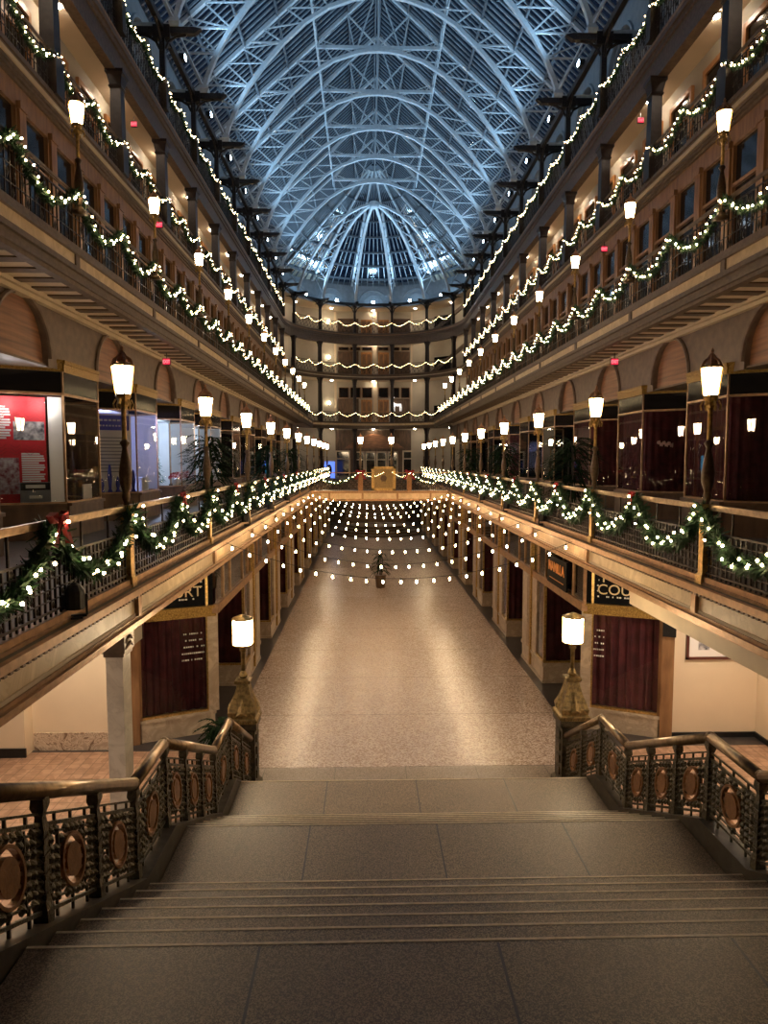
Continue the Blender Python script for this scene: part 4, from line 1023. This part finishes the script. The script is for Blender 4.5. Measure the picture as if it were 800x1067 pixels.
for s in (-1, 1):
    for i in range(9):
        k = i + 3; y = G0 + k * B
        thing(GB if s < 0 else GBm, f'{ORD[i]} marble based show window with maroon curtain from the stair, {SIDE[s]} court side', 'shop window', place(s, 3.62, y, 0), RZ[s], 'ground floor show windows')
    for i in range(10):
        y = G0 + (i + 2) * B + B / 2 + .3
        thing(TW, f'{ORD[i]} dark transom light over the {SIDE[s]} ground floor shops from the stair', 'transom window', place(s, 3.68, y, 0), RZ[s], 'ground floor transom lights')
    bw = M(); bw.box((s * 4.75, 13.2, 0), (s * 4.9, 60, 3.33)); struct('wall_shops', bw, 'walnut', f'dark walnut shopfront wall behind the {SIDE[s]} show windows', 'wall')
    for i in range(9):
        y = G0 + (i + 3) * B + B / 2
        d = M(); d.box((-.05, -.55, 0), (.03, .55, 2.4)); g = M(); g.box((.02, -.4, .3), (.045, .4, 2.25))
        struct(f'door_{60 + i + (20 if s > 0 else 0)}', d, 'oak', f'{ORD[i]} recessed shop door between show windows on the {SIDE[s]}', 'door', (P('door_pane', g.mesh('door_pane', 'blackglass')),), place(s, 4.72, y, 0), RZ[s])
# far end of the ground floor: curved dark steps and stair
far = M()
for r, z in ((3.3, .16), (2.9, .32), (2.5, .48), (2.1, .64)):
    far.lathe([(r, 0), (r, z), (.01, z)], 40)
thing(P('round_steps', far.mesh('round_steps', 'bronzed')), 'dark curved steps on the court floor beyond the footbridge', 'steps', (.1, 50.6, 0))
fs = M()
for i in range(18): fs.box((-2.4, 54 + i * .3, 0), (2.4, 54 + (i + 1) * .3, .64 + .17 * (i + 1)))
thing(P('far_staircase', fs.mesh('far_staircase', 'bronzed')), 'dark far staircase rising to the main gallery at the round end', 'staircase')
m = M(); m.box((-4.9, 59.6, 0), (4.9, 59.9, 3.4)); struct('wall_far', m, 'walnut', 'dark wall under the far main gallery', 'wall')

# diagonal corner shops beside the stair with the food court signs
def corner_shop(s):
    A = Vector((s * 5.03, 12.88, 0)); Bp = Vector((s * 3.74, 13.45, 0)); d = (Bp - A); L = d.length; d.normalize(); nrm = Vector((-s * d.y, s * d.x, 0)) * 1
    if nrm.y > 0: nrm = -nrm
    T = lambda u, z, o=0.: tuple(A + d * u + nrm * o + Vector((0, 0, z)))
    def bx(mb, u0, u1, z0, z1, o0, o1):
        vs = [T(u, z, o) for u in (u0, u1) for z in (z0, z1) for o in (o0, o1)]
        mb.add(vs, [(0, 1, 3, 2), (4, 6, 7, 5), (0, 4, 5, 1), (2, 3, 7, 6), (0, 2, 6, 4), (1, 5, 7, 3)])
    pl = M(); bx(pl, 0, L, 0, .38, -.1, .03); bx(pl, -.02, L + .02, .38, .44, -.1, .06)
    cs = M(); bx(cs, L - .12, L + .08, .44, 2.42, -.1, .05)
    post = M(); bx(post, -.25, -.02, 0, 2.35, -.15, .08); bx(post, -.05, .03, .44, 2.42, -.05, .03)
    fr = M(); bx(fr, 0, L, .44, .49, -.04, .02); bx(fr, L - .15, L - .1, .44, 3.3, -.03, .03)
    gd = M(); bx(gd, -.05, L + .05, 2.36, 2.56, -.06, .06); bx(gd, -.05, L + .05, 2.53, 2.58, -.06, .09)
    gl = M(); gl.quad(T(0, .48), T(L, .48), T(L, 2.38), T(0, 2.38))
    cu = M(); n = 44
    pts = [(L * i / n, -.16 + .035 * sin(i * 1.15) + .015 * sin(i * 2.7)) for i in range(n + 1)]
    for (a, o), (b, q) in zip(pts, pts[1:]): cu.quad(T(a, .46, o), T(b, .46, q), T(b, 2.4, q), T(a, 2.4, o))
    bd = M(); bx(bd, -.1, L, 2.58, 3.34, -.05, .0)
    sp = M(); bx(sp, -.27, -.03, 2.06, 2.36, -.02, .14)
    thing(P('corner_shopfront', pl.mesh('corner_shopfront', 'plinth'), P('pale_front_panel', cs.mesh('pale_front_panel', 'plinth')), P('oak_post', post.mesh('oak_post', 'oak')), P('bronze_frame', fr.mesh('bronze_frame', 'brass')),
            P('gilt_frieze', gd.mesh('gilt_frieze', 'gold')), P('window_glass', gl.mesh('window_glass', 'glass')), P('curtain', cu.mesh('curtain', 'curtain', True))),
          f'angled corner shopfront with maroon curtain at the {SIDE[s]} of the stair foot', 'shopfront', (0, 0, 0), 0, 'corner shopfronts')
    thing(P('wall_speaker', sp.mesh('wall_speaker', 'black')), f'small black box on the post of the {SIDE[s]} corner shopfront', 'speaker')
    # sign
    rotz = atan2(d.y, d.x) if s < 0 else atan2(-d.y, -d.x)
    def at(u): return u if s < 0 else L - u
    parts = []
    for body, u, z, sz in (('FOOD', .62, 3.02, .29), ('COURT', .62, 2.775, .29)):
        o = P('lettering', text(body, sz, 'signg', .004), loc=None)
        parts.append((o, u, z))
    root = thing(P('food_court_sign', bd.mesh('food_court_sign', 'void')), f'black food court sign above the {SIDE[s]} corner shopfront', 'sign', (0, 0, 0), 0, 'food court signs')
    for o, u, z in parts:
        q = _mk(o, root); q.location = T(L * .5, z, .012); q.rotation_euler = (pi / 2, 0, rotz)
    dm = M(); rr = random.Random(5 + s)
    for row in range(6):
        z = 3.26 - row * .11; u = .06
        while u < L - .2:
            w = rr.choice((.02, .03, .015, .04)); 
            if rr.random() < .72 and not (2.76 < z < 3.3 and .22 < u < 1.15): bx(dm, u, u + w, z, z + .028, 0, .006)
            u += w + .012 + (.09 if rr.random() < .12 else 0)
    q = _mk(P('small_print', dm.mesh('small_print', 'signw')), root)
    # small pale print on the curtain glass
    dm = M(); u0 = L - .15 - .42 if s < 0 else .9
    for row in range(5):
        z = 2.02 - row * .13; u = L - .62 if s < 0 else L - .36
        while u < L - .18:
            w = rr.choice((.018, .03, .024)); bx(dm, u, u + w, z, z + .03, .004, .008) if rr.random() < .8 else None; u += w + .014
    thing(P('window_lettering', dm.mesh('window_lettering', 'signw')), f'rows of small white print on the glass of the {SIDE[s]} corner shopfront', 'lettering')
corner_shop(-1); corner_shop(1)

# NAMILLA sign in the transom by the right corner shop
y0 = 15.0
bd = M(); bd.box((-.02, -.75, 2.62), (.02, .75, 3.26))
root = thing(P('shop_sign', bd.mesh('shop_sign', 'void')), 'dark shop sign with orange capitals above the first right show window', 'sign', (3.58, y0, 0), pi)
q = _mk(P('lettering', text('NAMILLA', .30, 'orange', .006, bold=.008)), root); q.location = (.03, 0, 2.93); q.rotation_euler = (pi / 2, 0, pi / 2)
uq = M(); uq.box((.02, -.55, 2.75), (.03, .55, 2.765)); _mk(P('underline', uq.mesh('underline', 'orange')), root)

# side walls near the stair
m = M(); m.box((-9.6, 12.6, 0), (-5.2, 12.9, 3.33)); struct('wall_left', m, 'cream', 'cream wall at the left under the gallery', 'wall')
m = M(); m.box((-6.92, 12.57, 0), (-5.2, 12.6, .34)); struct('baseboard_left', m, 'vein', 'brown veined marble base on the left wall', 'baseboard')
m = M(); m.box((-9.6, 12.3, 0), (-6.95, 12.6, 3.33)); b = M(); b.box((-9.6, 12.27, 0), (-6.93, 12.3, .17)); struct('wall_left_return', m, 'cream', 'cream wall panel at the far left with black base', 'wall', (P('black_base', b.mesh('black_base', 'black')),))
m = M(); m.box((5.22, 12.9, 0), (7.0, 13.2, 3.33)); b = M(); b.box((5.22, 12.87, 0), (7.0, 12.9, .10)); struct('wall_right', m, 'cream', 'cream wall at the right under the gallery', 'wall', (P('black_base', b.mesh('black_base', 'black')),))
m = M(); m.box((6.98, 2, 0), (7.2, 13.2, 3.33)); b = M(); b.box((6.95, 2, 0), (6.98, 12.9, .10)); struct('wall_right_return', m, 'cream', 'cream side wall at the far right under the gallery', 'wall', (P('black_base', b.mesh('black_base', 'black')),))
for s in (-1, 1):
    m = M(); m.box((5.16, 12.82, 2.2), (6.98, 12.98, 3.33)) if s > 0 else m.box((-4.9, 12.2, 2.1), (-5.45, 12.7, 3.33)); struct('beam_header', m, 'grey', f'grey header above the {SIDE[s]} wall opening', 'beam')
p = M(); p.box((-3.93, 8.40, 0), (-3.72, 8.68, 3.05)); c = M(); c.box((-3.98, 8.36, 3.05), (-3.68, 8.72, 3.33)); c.box((-3.95, 8.38, 3.0), (-3.7, 8.7, 3.07))
for z in (3.1, 3.18): c.tube([(-3.69, 8.4, z), (-3.66, 8.53, z + .06), (-3.69, 8.66, z)], .02, 5)
thing(P('marble_pier', p.mesh('marble_pier', 'marble'), P('iron_capital', c.mesh('iron_capital', 'bronzed'))), 'white marble pier with dark capital at the left under the gallery', 'pier')
# framed picture
f = M()
for a_, b_ in (((-.52, -.36), (-.47, .36)), ((.47, -.36), (.52, .36)), ((-.52, -.36), (.52, -.31)), ((-.52, .31), (.52, .36))): f.box((a_[0], -.05, a_[1]), (b_[0], 0, b_[1]))
mt_ = M(); mt_.box((-.47, -.02, -.31), (.47, 0, .31)); ph = M()
for x in (-.17, .2):
    for z in (-.09, .15): ph.box((x - .11, -.025, z - .085), (x + .11, -.018, z + .085))
thing(P('framed_picture', f.mesh('framed_picture', 'mahog'), P('mat_board', mt_.mesh('mat_board', 'paper')), P('photograph', ph.mesh('photograph', 'photo'))), 'mahogany framed picture of small photographs on the right cream wall', 'picture', (6.05, 12.89, 1.93))

# ------------------------------------------------------------------ festoon string lights
BF = P('festoon_bulb', None)
bm = M(); bm.lathe([(.001, -.036), (.017, -.029), (.022, -.009), (.019, .016), (.010, .035)], 8); BFm = bm.mesh('festoon_bulb', 'fest')
sk = M(); sk.lathe([(.014, .035), (.016, .07), (.008, .08)], 6); SKm = sk.mesh('socket', 'black')
rr = random.Random(3)
for i, (y, zc) in enumerate(((13.8, 3.02), (16.3, 2.93), (18.3, 3.02), (20.5, 3.12), (22.4, 3.15), (24.8, 3.12), (27.2, 3.2), (29.6, 3.15), (32., 3.22), (34.2, 3.2))):
    zt = 3.78; n = 21; pts = []
    for k in range(43):
        x = -3.55 + 7.1 * k / 42; pts.append((x, 0, zc + (zt - zc) * (x / 3.55) ** 2))
    wv = M(); wv.tube(pts, .006, 4)
    ch = []
    for k in range(n):
        x = -3.40 + 6.8 * k / (n - 1) + rr.uniform(-.02, .02); z = zc + (zt - zc) * (x / 3.55) ** 2
        ch.append(P('festoon_bulb', BFm, P('socket', SKm), loc=(x, 0, z - .07)))
    thing(P('string_light', wv.mesh('string_light', 'wire'), *ch), f'{ORD[i]} sagging string of warm bulbs across the court, counted from the stair', 'string light', (0, y, 0), 0, 'string lights across the court')

# ------------------------------------------------------------------ plants
def palm(h, n, seed, spread, potm='pot', ph=.45, pr=.22):
    r = random.Random(seed); pot = M(); pot.lathe([(pr * .7, 0), (pr * .8, .05), (pr, ph - .04), (pr * 1.05, ph), (pr * .85, ph)], 16)
    st = M(); lf = M()
    for c in range(4):
        a = r.random() * 6.28; d = r.uniform(.0, .1); st.tube([(d * cos(a), d * sin(a), ph - .05), (d * 1.6 * cos(a), d * 1.6 * sin(a), ph + (h - ph) * .75)], .018, 5)
    for k in range(n):
        a = r.random() * 6.28; z0 = ph + (h - ph) * r.uniform(.12, .85); l = spread * r.uniform(.7, 1.1); up = r.uniform(.1, .6)
        ax = Vector((cos(a), sin(a), 0)); p0 = Vector((0, 0, z0)) + ax * .04; pts = [p0 + ax * l * t + Vector((0, 0, l * (up * t * 1.6 - .9 * t * t))) for t in (0, .3, .6, 1.)]
        w = Vector((-sin(a), cos(a), 0))
        ws = (.010, .035, .03, .003)
        for j in range(3): lf.quad(pts[j] - w * ws[j], pts[j] + w * ws[j], pts[j + 1] + w * ws[j + 1], pts[j + 1] - w * ws[j + 1])
        for j in range(7):
            t = .2 + j * .11; q = pts[0] + ax * l * t + Vector((0, 0, l * (up * t * 1.6 - .9 * t * t)))
            for sg in (-1, 1):
                tip = q + (w * sg * .6 + ax * .6) * l * .28 + Vector((0, 0, -l * .08)); lf.add([q - ax * .012, q + ax * .018, tip], [(0, 1, 2)])
    return P('potted_palm', pot.mesh('potted_palm', potm), P('stem', st.mesh('stem', 'pot')), P('foliage', lf.mesh('foliage', 'leaf')))
PALM = palm(2.45, 150, 4, .66)
for lab, s, y in (('first potted palm from the stair by the left main gallery railing', -1, 16.1), ('second potted palm from the stair by the left main gallery railing', -1, 25.2), ('third potted palm from the stair by the left main gallery railing', -1, 33.6),
                  ('first potted palm from the stair by the right main gallery railing', 1, 16.6), ('second potted palm from the stair by the right main gallery railing', 1, 25.0), ('third potted palm from the stair by the right main gallery railing', 1, 33.0)):
    thing(PALM, 'tall dark ' + lab, 'plant', place(s, 4.35, y, 3.8), y, 'potted palms on the main gallery')
thing(palm(1.55, 46, 9, .5, 'potb', .55, .24), 'small potted palm in the middle of the court floor', 'plant', (-.1, 28.8, 0))
thing(palm(.75, 60, 12, .42, 'pot', .3, .2), 'spiky dark plant in a low pot outside the left newel lamp', 'plant', (-3.35, 12.1, 0))

# spotlights on the gallery ledge
sp = M(); sp.lathe([(.09, -.13), (.10, -.12), (.10, .06), (.06, .12), (.02, .14)], 12); br = M(); br.bar((-.11, 0, -.2), (-.11, 0, .02), .02); br.bar((.11, 0, -.2), (.11, 0, .02), .02); br.bar((-.11, 0, -.2), (.11, 0, -.2), .03); br.cbox((0, 0, -.215), (.14, .14, .02))
SPT = P('ledge_spotlight', None, P('can', sp.mesh('can', 'black')), P('yoke', br.mesh('yoke', 'black')))
for s in (-1, 1):
    for i, y in enumerate((6.9, 16.6, 20.9, 25.3)):
        if s > 0 and i == 0: continue
        which = ORD[i if s < 0 else i - 1]
        o = thing(SPT, f'{which} small black spotlight on the {SIDE[s]} main gallery ledge from the camera', 'spotlight', place(s, 3.64, y, 4.07), .4, 'ledge spotlights')

# ------------------------------------------------------------------ displays in the left bays
WD = Vector((1.05, .65, 0)).normalized(); WNRM = Vector((.526, -.85, 0)); WROT = atan2(-.85, .526)
def at_window(i, t, back, z):
    """a spot t metres along the stair-facing side window of the i-th left bay, back metres behind its glass"""
    return Vector((-7.9, G0 + (i + .45) * B - 1.55, z)) + WD * t - WNRM * back
def poster_red():
    b = M(); b.box((0, 0, 0), (.03, .93, 2.16)); o = M()
    for y in (.1, .36, .62, .84):
        for z in (.06, 1.05, 1.75, 1.98):
            for h in (0, .07, .14):
                for sg in (-1, 1): o.bar((.031, y, z - .08 + h), (.031, y + sg * .10, z + h), .006, .02, (1, 0, 0))
    t = M()
    for y0, y1, z0, z1 in ((.0, .29, 1.30, 1.98), (.46, .89, .42, 1.03)):
        n = 13
        for k in range(n): t.box((.033, y0, z0 + (z1 - z0) * k / n), (.038, y1 - (.09 if k % 4 == 0 else .0) - (k % 3) * .012, z0 + (z1 - z0) * (k + .7) / n))
    p1 = M(); p1.box((.033, .33, 1.28), (.039, .90, 1.66)); p2 = M(); p2.box((.033, .0, .18), (.039, .41, .92))
    return P('exhibition_board', b.mesh('exhibition_board', 'redp'), P('ornament', o.mesh('ornament', 'redd')), P('text_block', t.mesh('text_block', 'paper')), P('photo_print', p1.mesh('photo_print', 'photo')), P('colour_photo_print', p2.mesh('colour_photo_print', 'photoc')))
thing(poster_red(), 'red exhibition board with white text and photographs in the nearest left show window', 'board', at_window(2, .03, .5, 4.57), WROT)
m = M(); m.box((0, 0, 0), (.06, .26, 2.17)); thing(P('white_pillar', m.mesh('white_pillar', 'white')), 'white display pillar beside the red exhibition board', 'pillar', at_window(2, 1.0, .45, 4.57), WROT)
m = M(); m.box((0, 0, 0), (.02, .56, .43)); n_ = M(); n_.box((.02, .01, .27), (.024, .55, .42)); t_ = M(); t_.box((.024, .1, .31), (.028, .46, .38)); t_.box((.02, .16, .1), (.024, .4, .16))
thing(P('info_card', m.mesh('info_card', 'stone'), P('dark_header', n_.mesh('dark_header', 'black')), P('text_line', t_.mesh('text_line', 'signw'))), 'grey information card with a dark header below the red board', 'card', at_window(2, .42, .25, 4.56), WROT)
cb = G0 + 2.45 * B
m = M(); m.box((0, -.24, 0), (.02, .24, .34)); thing(P('notice_card', m.mesh('notice_card', 'paper')), 'small blank white card at the front of the nearest left show window', 'card', (-7.0, cb + .5, 4.56), 0.)
b = M(); b.box((0, 0, 0), (.03, 1.1, 2.1)); h = M(); h.box((.03, .05, 1.66), (.036, 1.05, 2.05)); t = M()
for k in range(11): t.box((.03, .1, .55 + k * .09), (.034, 1.0 - (k % 3) * .08, .575 + k * .09))
lt = M()
for k in range(7): lt.box((.036, .2 + k * .11, 1.9), (.04, .28 + k * .11, 1.95)); lt.box((.036, .3 + k * .08, 1.76), (.04, .35 + k * .08, 1.8))
thing(P('blue_board', b.mesh('blue_board', 'paper'), P('blue_header', h.mesh('blue_header', 'bluep')), P('text_line', t.mesh('text_line', 'stone')), P('title', lt.mesh('title', 'paper'))), 'white information board with a blue header in the second left show window', 'board', at_window(3, .05, .25, 4.57), WROT)
for i in range(6):
    r = random.Random(i); g = M(); hh = r.uniform(.3, .75)
    g.box((-.08, -.08, 0), (.08, .08, .04)); g.lathe([(.07, .04), (.035, .12), (.06, hh * .6), (.03, hh), (.001, hh + .05)], 8)
    p = at_window(3, .15 + i * .2, .1, 4.56)
    thing(P('blue_figurine', g.mesh('blue_figurine', 'bluep')), f'{ORD[i]} small blue ornament from the left in the second left show window', 'ornament', p, 0, 'blue ornaments in the window')
m = M(); m.box((-.2, -.3, 0), (.2, .3, .42)); m.box((-.22, -.32, .42), (.22, .32, .45)); thing(P('display_plinth', m.mesh('display_plinth', 'white')), 'low white display plinth at the front of the second left show window', 'plinth', (-7.25, cb + B + .35, 4.5), 0)
r = random.Random(8); tb_ = M(); tb_.tube([(0, 0, 0), (0, 0, 1.7)], [.03, .01], 5); nd = M()
for k in range(1300):
    z = r.uniform(.15, 1.75); rad = .42 * (1.8 - z) / 1.6 + .03; a = r.random() * 6.28; p = Vector((rad * cos(a) * r.uniform(.3, 1), rad * sin(a) * r.uniform(.3, 1), z)); q = p + Vector((cos(a) * .08, sin(a) * .08, -.05)); w = Vector((-sin(a), cos(a), .4)) * .018
    nd.add([p - w, p + w, q], [(0, 1, 2)])
thing(P('christmas_tree', tb_.mesh('christmas_tree', 'pot'), P('needles', nd.mesh('needles', 'green'))), 'small artificial fir tree in the third left show window', 'christmas tree', at_window(4, .35, .35, 4.56), 0)
for i in range(5):
    q = M(); rr2 = random.Random(20 + i)
    for k in range(60):
        v = Vector((rr2.gauss(0, 1), rr2.gauss(0, 1), abs(rr2.gauss(0, 1)))).normalized() * .2; w = Vector((rr2.random(), rr2.random(), rr2.random())) * .06; q.add([v - w, v + w, v * 1.25], [(0, 1, 2)])
    c_ = M(); c_.lathe([(.09, -.24), (.12, 0), (.02, .02)], 10)
    thing(P('flower_arrangement', c_.mesh('flower_arrangement', 'white'), P('blooms', q.mesh('blooms', 'script' if i % 2 else 'bow'))), f'{ORD[i]} flower arrangement from the stair in the third left show window', 'flowers', (-7.1, cb + 2 * B - .75 + i * .4, 4.80), 0, 'flower arrangements in the window')
# pink squiggle line in the second right bay
pts = [(.0, .62 * (t / 60 - .5) * 1.4, .05 * sin(t * 1.1) + .03 * sin(t * .37) + .03 * t / 60) for t in range(61)]
q = M(); q.tube(pts, .016, 5); thing(P('pink_squiggle', q.mesh('pink_squiggle', 'script')), 'pale pink squiggle in the window of the second right shop bay', 'sign', (7.32, G0 + 3.45 * B - 1.35, 5.85), pi - .95)
# blue screens and cyan sign far left
m = M(); m.box((-.5, -.03, 0), (.5, .03, 1.5)); i_ = M(); i_.lathe([(.001, -.04), (.24, -.04), (.24, -.035)], 16); i_.v = [(x, z, .75 + y * 2) for x, y, z in i_.v]
thing(P('lit_display_panel', m.mesh('lit_display_panel', 'blueglow'), P('dark_figure', i_.mesh('dark_figure', 'void'))), 'blue lit display panel at the far left end of the main gallery', 'display panel', (-4.0, 60.5, 3.8))
m = M(); m.box((0, -.12, 0), (.04, .12, 1.1)); thing(P('lit_sign', m.mesh('lit_sign', 'cyan')), 'narrow cyan lit sign among the left main gallery shops', 'sign', (-6.8, 42.6, 4.6))

# exit signs
eb = M(); eb.box((-.22, -.05, -.15), (.22, .05, .15)); fc = M(); fc.box((-.2, -.06, -.13), (.2, .06, .13)); hg = M(); hg.box((-.02, -.02, .15), (.02, .02, .4))
EX = P('exit_sign', eb.mesh('exit_sign', 'black'), P('red_panel', fc.mesh('red_panel', 'red')), P('hanger', hg.mesh('hanger', 'black')), P('lettering', text('EXIT', .2, 'pink', .004, bold=.004)))
for lab, loc in (('left third gallery ceiling', (-8.65, 24.6, 16.95)), ('left second gallery soffit', (-7.0, 21.6, 12.6)), ('left main gallery soffit', (-6.3, 19.6, 8.2)),
                 ('right third gallery ceiling', (8.65, 23.9, 16.95)), ('right second gallery soffit', (7.3, 23.3, 12.5)), ('right main gallery soffit', (6.3, 19.3, 8.2))):
    o = thing(EX, f'red lit exit sign hanging at the {lab}', 'exit sign', loc, 0, 'exit signs', (.5, .6, .62))
    for c in o.children:
        if c.name.startswith('lettering'): c.rotation_euler = (pi / 2, 0, 0); c.location = (0, -.065, -.07)

# ------------------------------------------------------------------ lights of the place, and added ones
def light(name, kind, loc, power, color, rad=.1, rot=None, size=None, spot=None, d=None):
    l = bpy.data.lights.new(name, kind); l.energy = power; l.color = color
    if kind in ('POINT', 'SPOT'): l.shadow_soft_size = rad
    if kind == 'AREA': l.size = size or 1.
    if kind == 'SPOT': l.spot_size = R(spot or 100); l.spot_blend = .6
    o = bpy.data.objects.new(name, l); COL.objects.link(o); o.location = loc
    if rot: o.rotation_euler = rot
    if d: o.rotation_euler = Vector(d).to_track_quat('-Z', 'Y').to_euler()
    return o
rg = M(); rg.lathe([(.13, 0), (.13, -.03), (.10, -.03), (.10, -.01)], 14); ln = M(); ln.lathe([(.098, -.012), (.095, -.04), (.07, -.075), (.03, -.09), (.001, -.092)], 14)
DL = P('ceiling_light', rg.mesh('ceiling_light', 'white'), P('lens', ln.mesh('lens', 'down'))); DL2 = P('ceiling_light', DL[1], P('lens', ln.mesh('lens', 'down2'))); DL3 = P('ceiling_light', DL[1], P('lens', ln.mesh('lens', 'down3')))
for s in (-1, 1):
    i = 0
    for k in range(2, 13):
        thing(DL, f'{nth(k, 3)} round ceiling light from the camera over the {SIDE[s]} third gallery', 'ceiling light', place(s, 8.75, uk[k] + B / 2, 17.385), 0, 'third gallery ceiling lights', (1., 1., 1)); i += 1
    for i, y in enumerate((4.5, 8.0, 11.3)):
        for j, d in enumerate((5.2,)):
            thing(DL2, f'{ORD[i]} added unseen round ceiling light under the {SIDE[s]} main gallery beside the stair', 'ceiling light', place(s, d + (.6 if s < 0 else .4), y, 3.335), 0, 'added ceiling lights beside the stair', (1.5, 1.5, 1))  # unseen fixtures added to brighten the side walls under the gallery
for nm, z in (('main', 8.6), ('second', 13.42), ('third', 17.38), ('top', 20.5)):
    for i in range(5):
        t = (ang(i) + ang(i + 1)) / 2; x, y, _ = pol(9.2, t, 0)
        thing(DL3, f'{ORD[i]} round ceiling light from the left at the round end, {nm} gallery', 'ceiling light', (x, y, z), 0, f'round end ceiling lights of the {nm} gallery', (1.5, 1.5, 1))
# floodlights that wash the roof
hs = M(); hs.box((-.12, -.14, -.12), (.10, .14, .1)); le = M(); le.box((.10, -.11, -.08), (.115, .11, .08))
FLD = P('flood_light', hs.mesh('flood_light', 'black'), P('lens', le.mesh('lens', 'flood')))
for s in (-1, 1):
    for i, k in enumerate(range(3, 13)):
        y = uk[k] + B / 2
        o = thing(FLD, f'{nth(k, 4)} small bluish floodlight from the camera on the {SIDE[s]} eaves beam', 'floodlight', place(s, W4 - .15, y, 20.98), RZ[s], 'eaves floodlights'); 
        light('flood_beam', 'SPOT', place(s, W4 - .42, y, 21.05), 640, (.38, .68, 1.), .12, d=(-s * .66, 0, .75), spot=125)
for i in range(5):
    t = (ang(i) + ang(i + 1)) / 2; x, y, _ = pol(8.0, t, 20.98)
    thing(FLD, f'{ORD[i]} small bluish floodlight from the left on the round end eaves beam', 'floodlight', (x, y, 20.98), -pi / 2 - t, 'round end eaves floodlights', (1.3, 1.3, 1.3))
    x, y, _ = pol(8.3, t, 21.1); light('flood_spill', 'POINT', (x, y, 21.3), 28, (.40, .69, 1.), .1); x, y, _ = pol(7.6, t, 21.1); light('flood_beam', 'SPOT', (x, y, 21.1), 700, (.38, .68, 1.), .12, d=(-.5 * sin(t), -.5 * cos(t), .86), spot=130)
# show window lights
for i, (p, c, e) in enumerate(((at_window(2, .3, .0, 6.6), (1, .93, .9), 17), (at_window(2, .9, .0, 6.6), (1, .93, .9), 17), ((-7.5, cb + B - .6, 6.5), (.34, .42, 1.), 190), ((-7.5, cb + 2 * B - .4, 6.5), (.5, .68, 1.), 170), ((-7.5, cb + 3 * B - .3, 6.5), (.5, .7, 1.), 90))):
    light('show_window_light', 'POINT', p, e, c, .06)

# ------------------------------------------------------------------ world and render look
w = bpy.data.worlds.new('night sky'); S.world = w; w.use_nodes = True
w.node_tree.nodes['Background'].inputs['Color'].default_value = (.010, .020, .045, 1); w.node_tree.nodes['Background'].inputs['Strength'].default_value = .6
v = S.view_settings; v.view_transform = 'Standard'; v.look = 'None'; v.exposure = .25; v.gamma = 1.; v.use_curve_mapping = False
S.cycles.max_bounces = 8; S.cycles.diffuse_bounces = 4; S.cycles.glossy_bounces = 4; S.cycles.transparent_max_bounces = 16
S.cycles.sample_clamp_indirect = 4.; S.cycles.sample_clamp_direct = 0.; S.cycles.caustics_reflective = False; S.cycles.caustics_refractive = False
S.cycles.use_denoising = True; S.cycles.use_light_tree = True
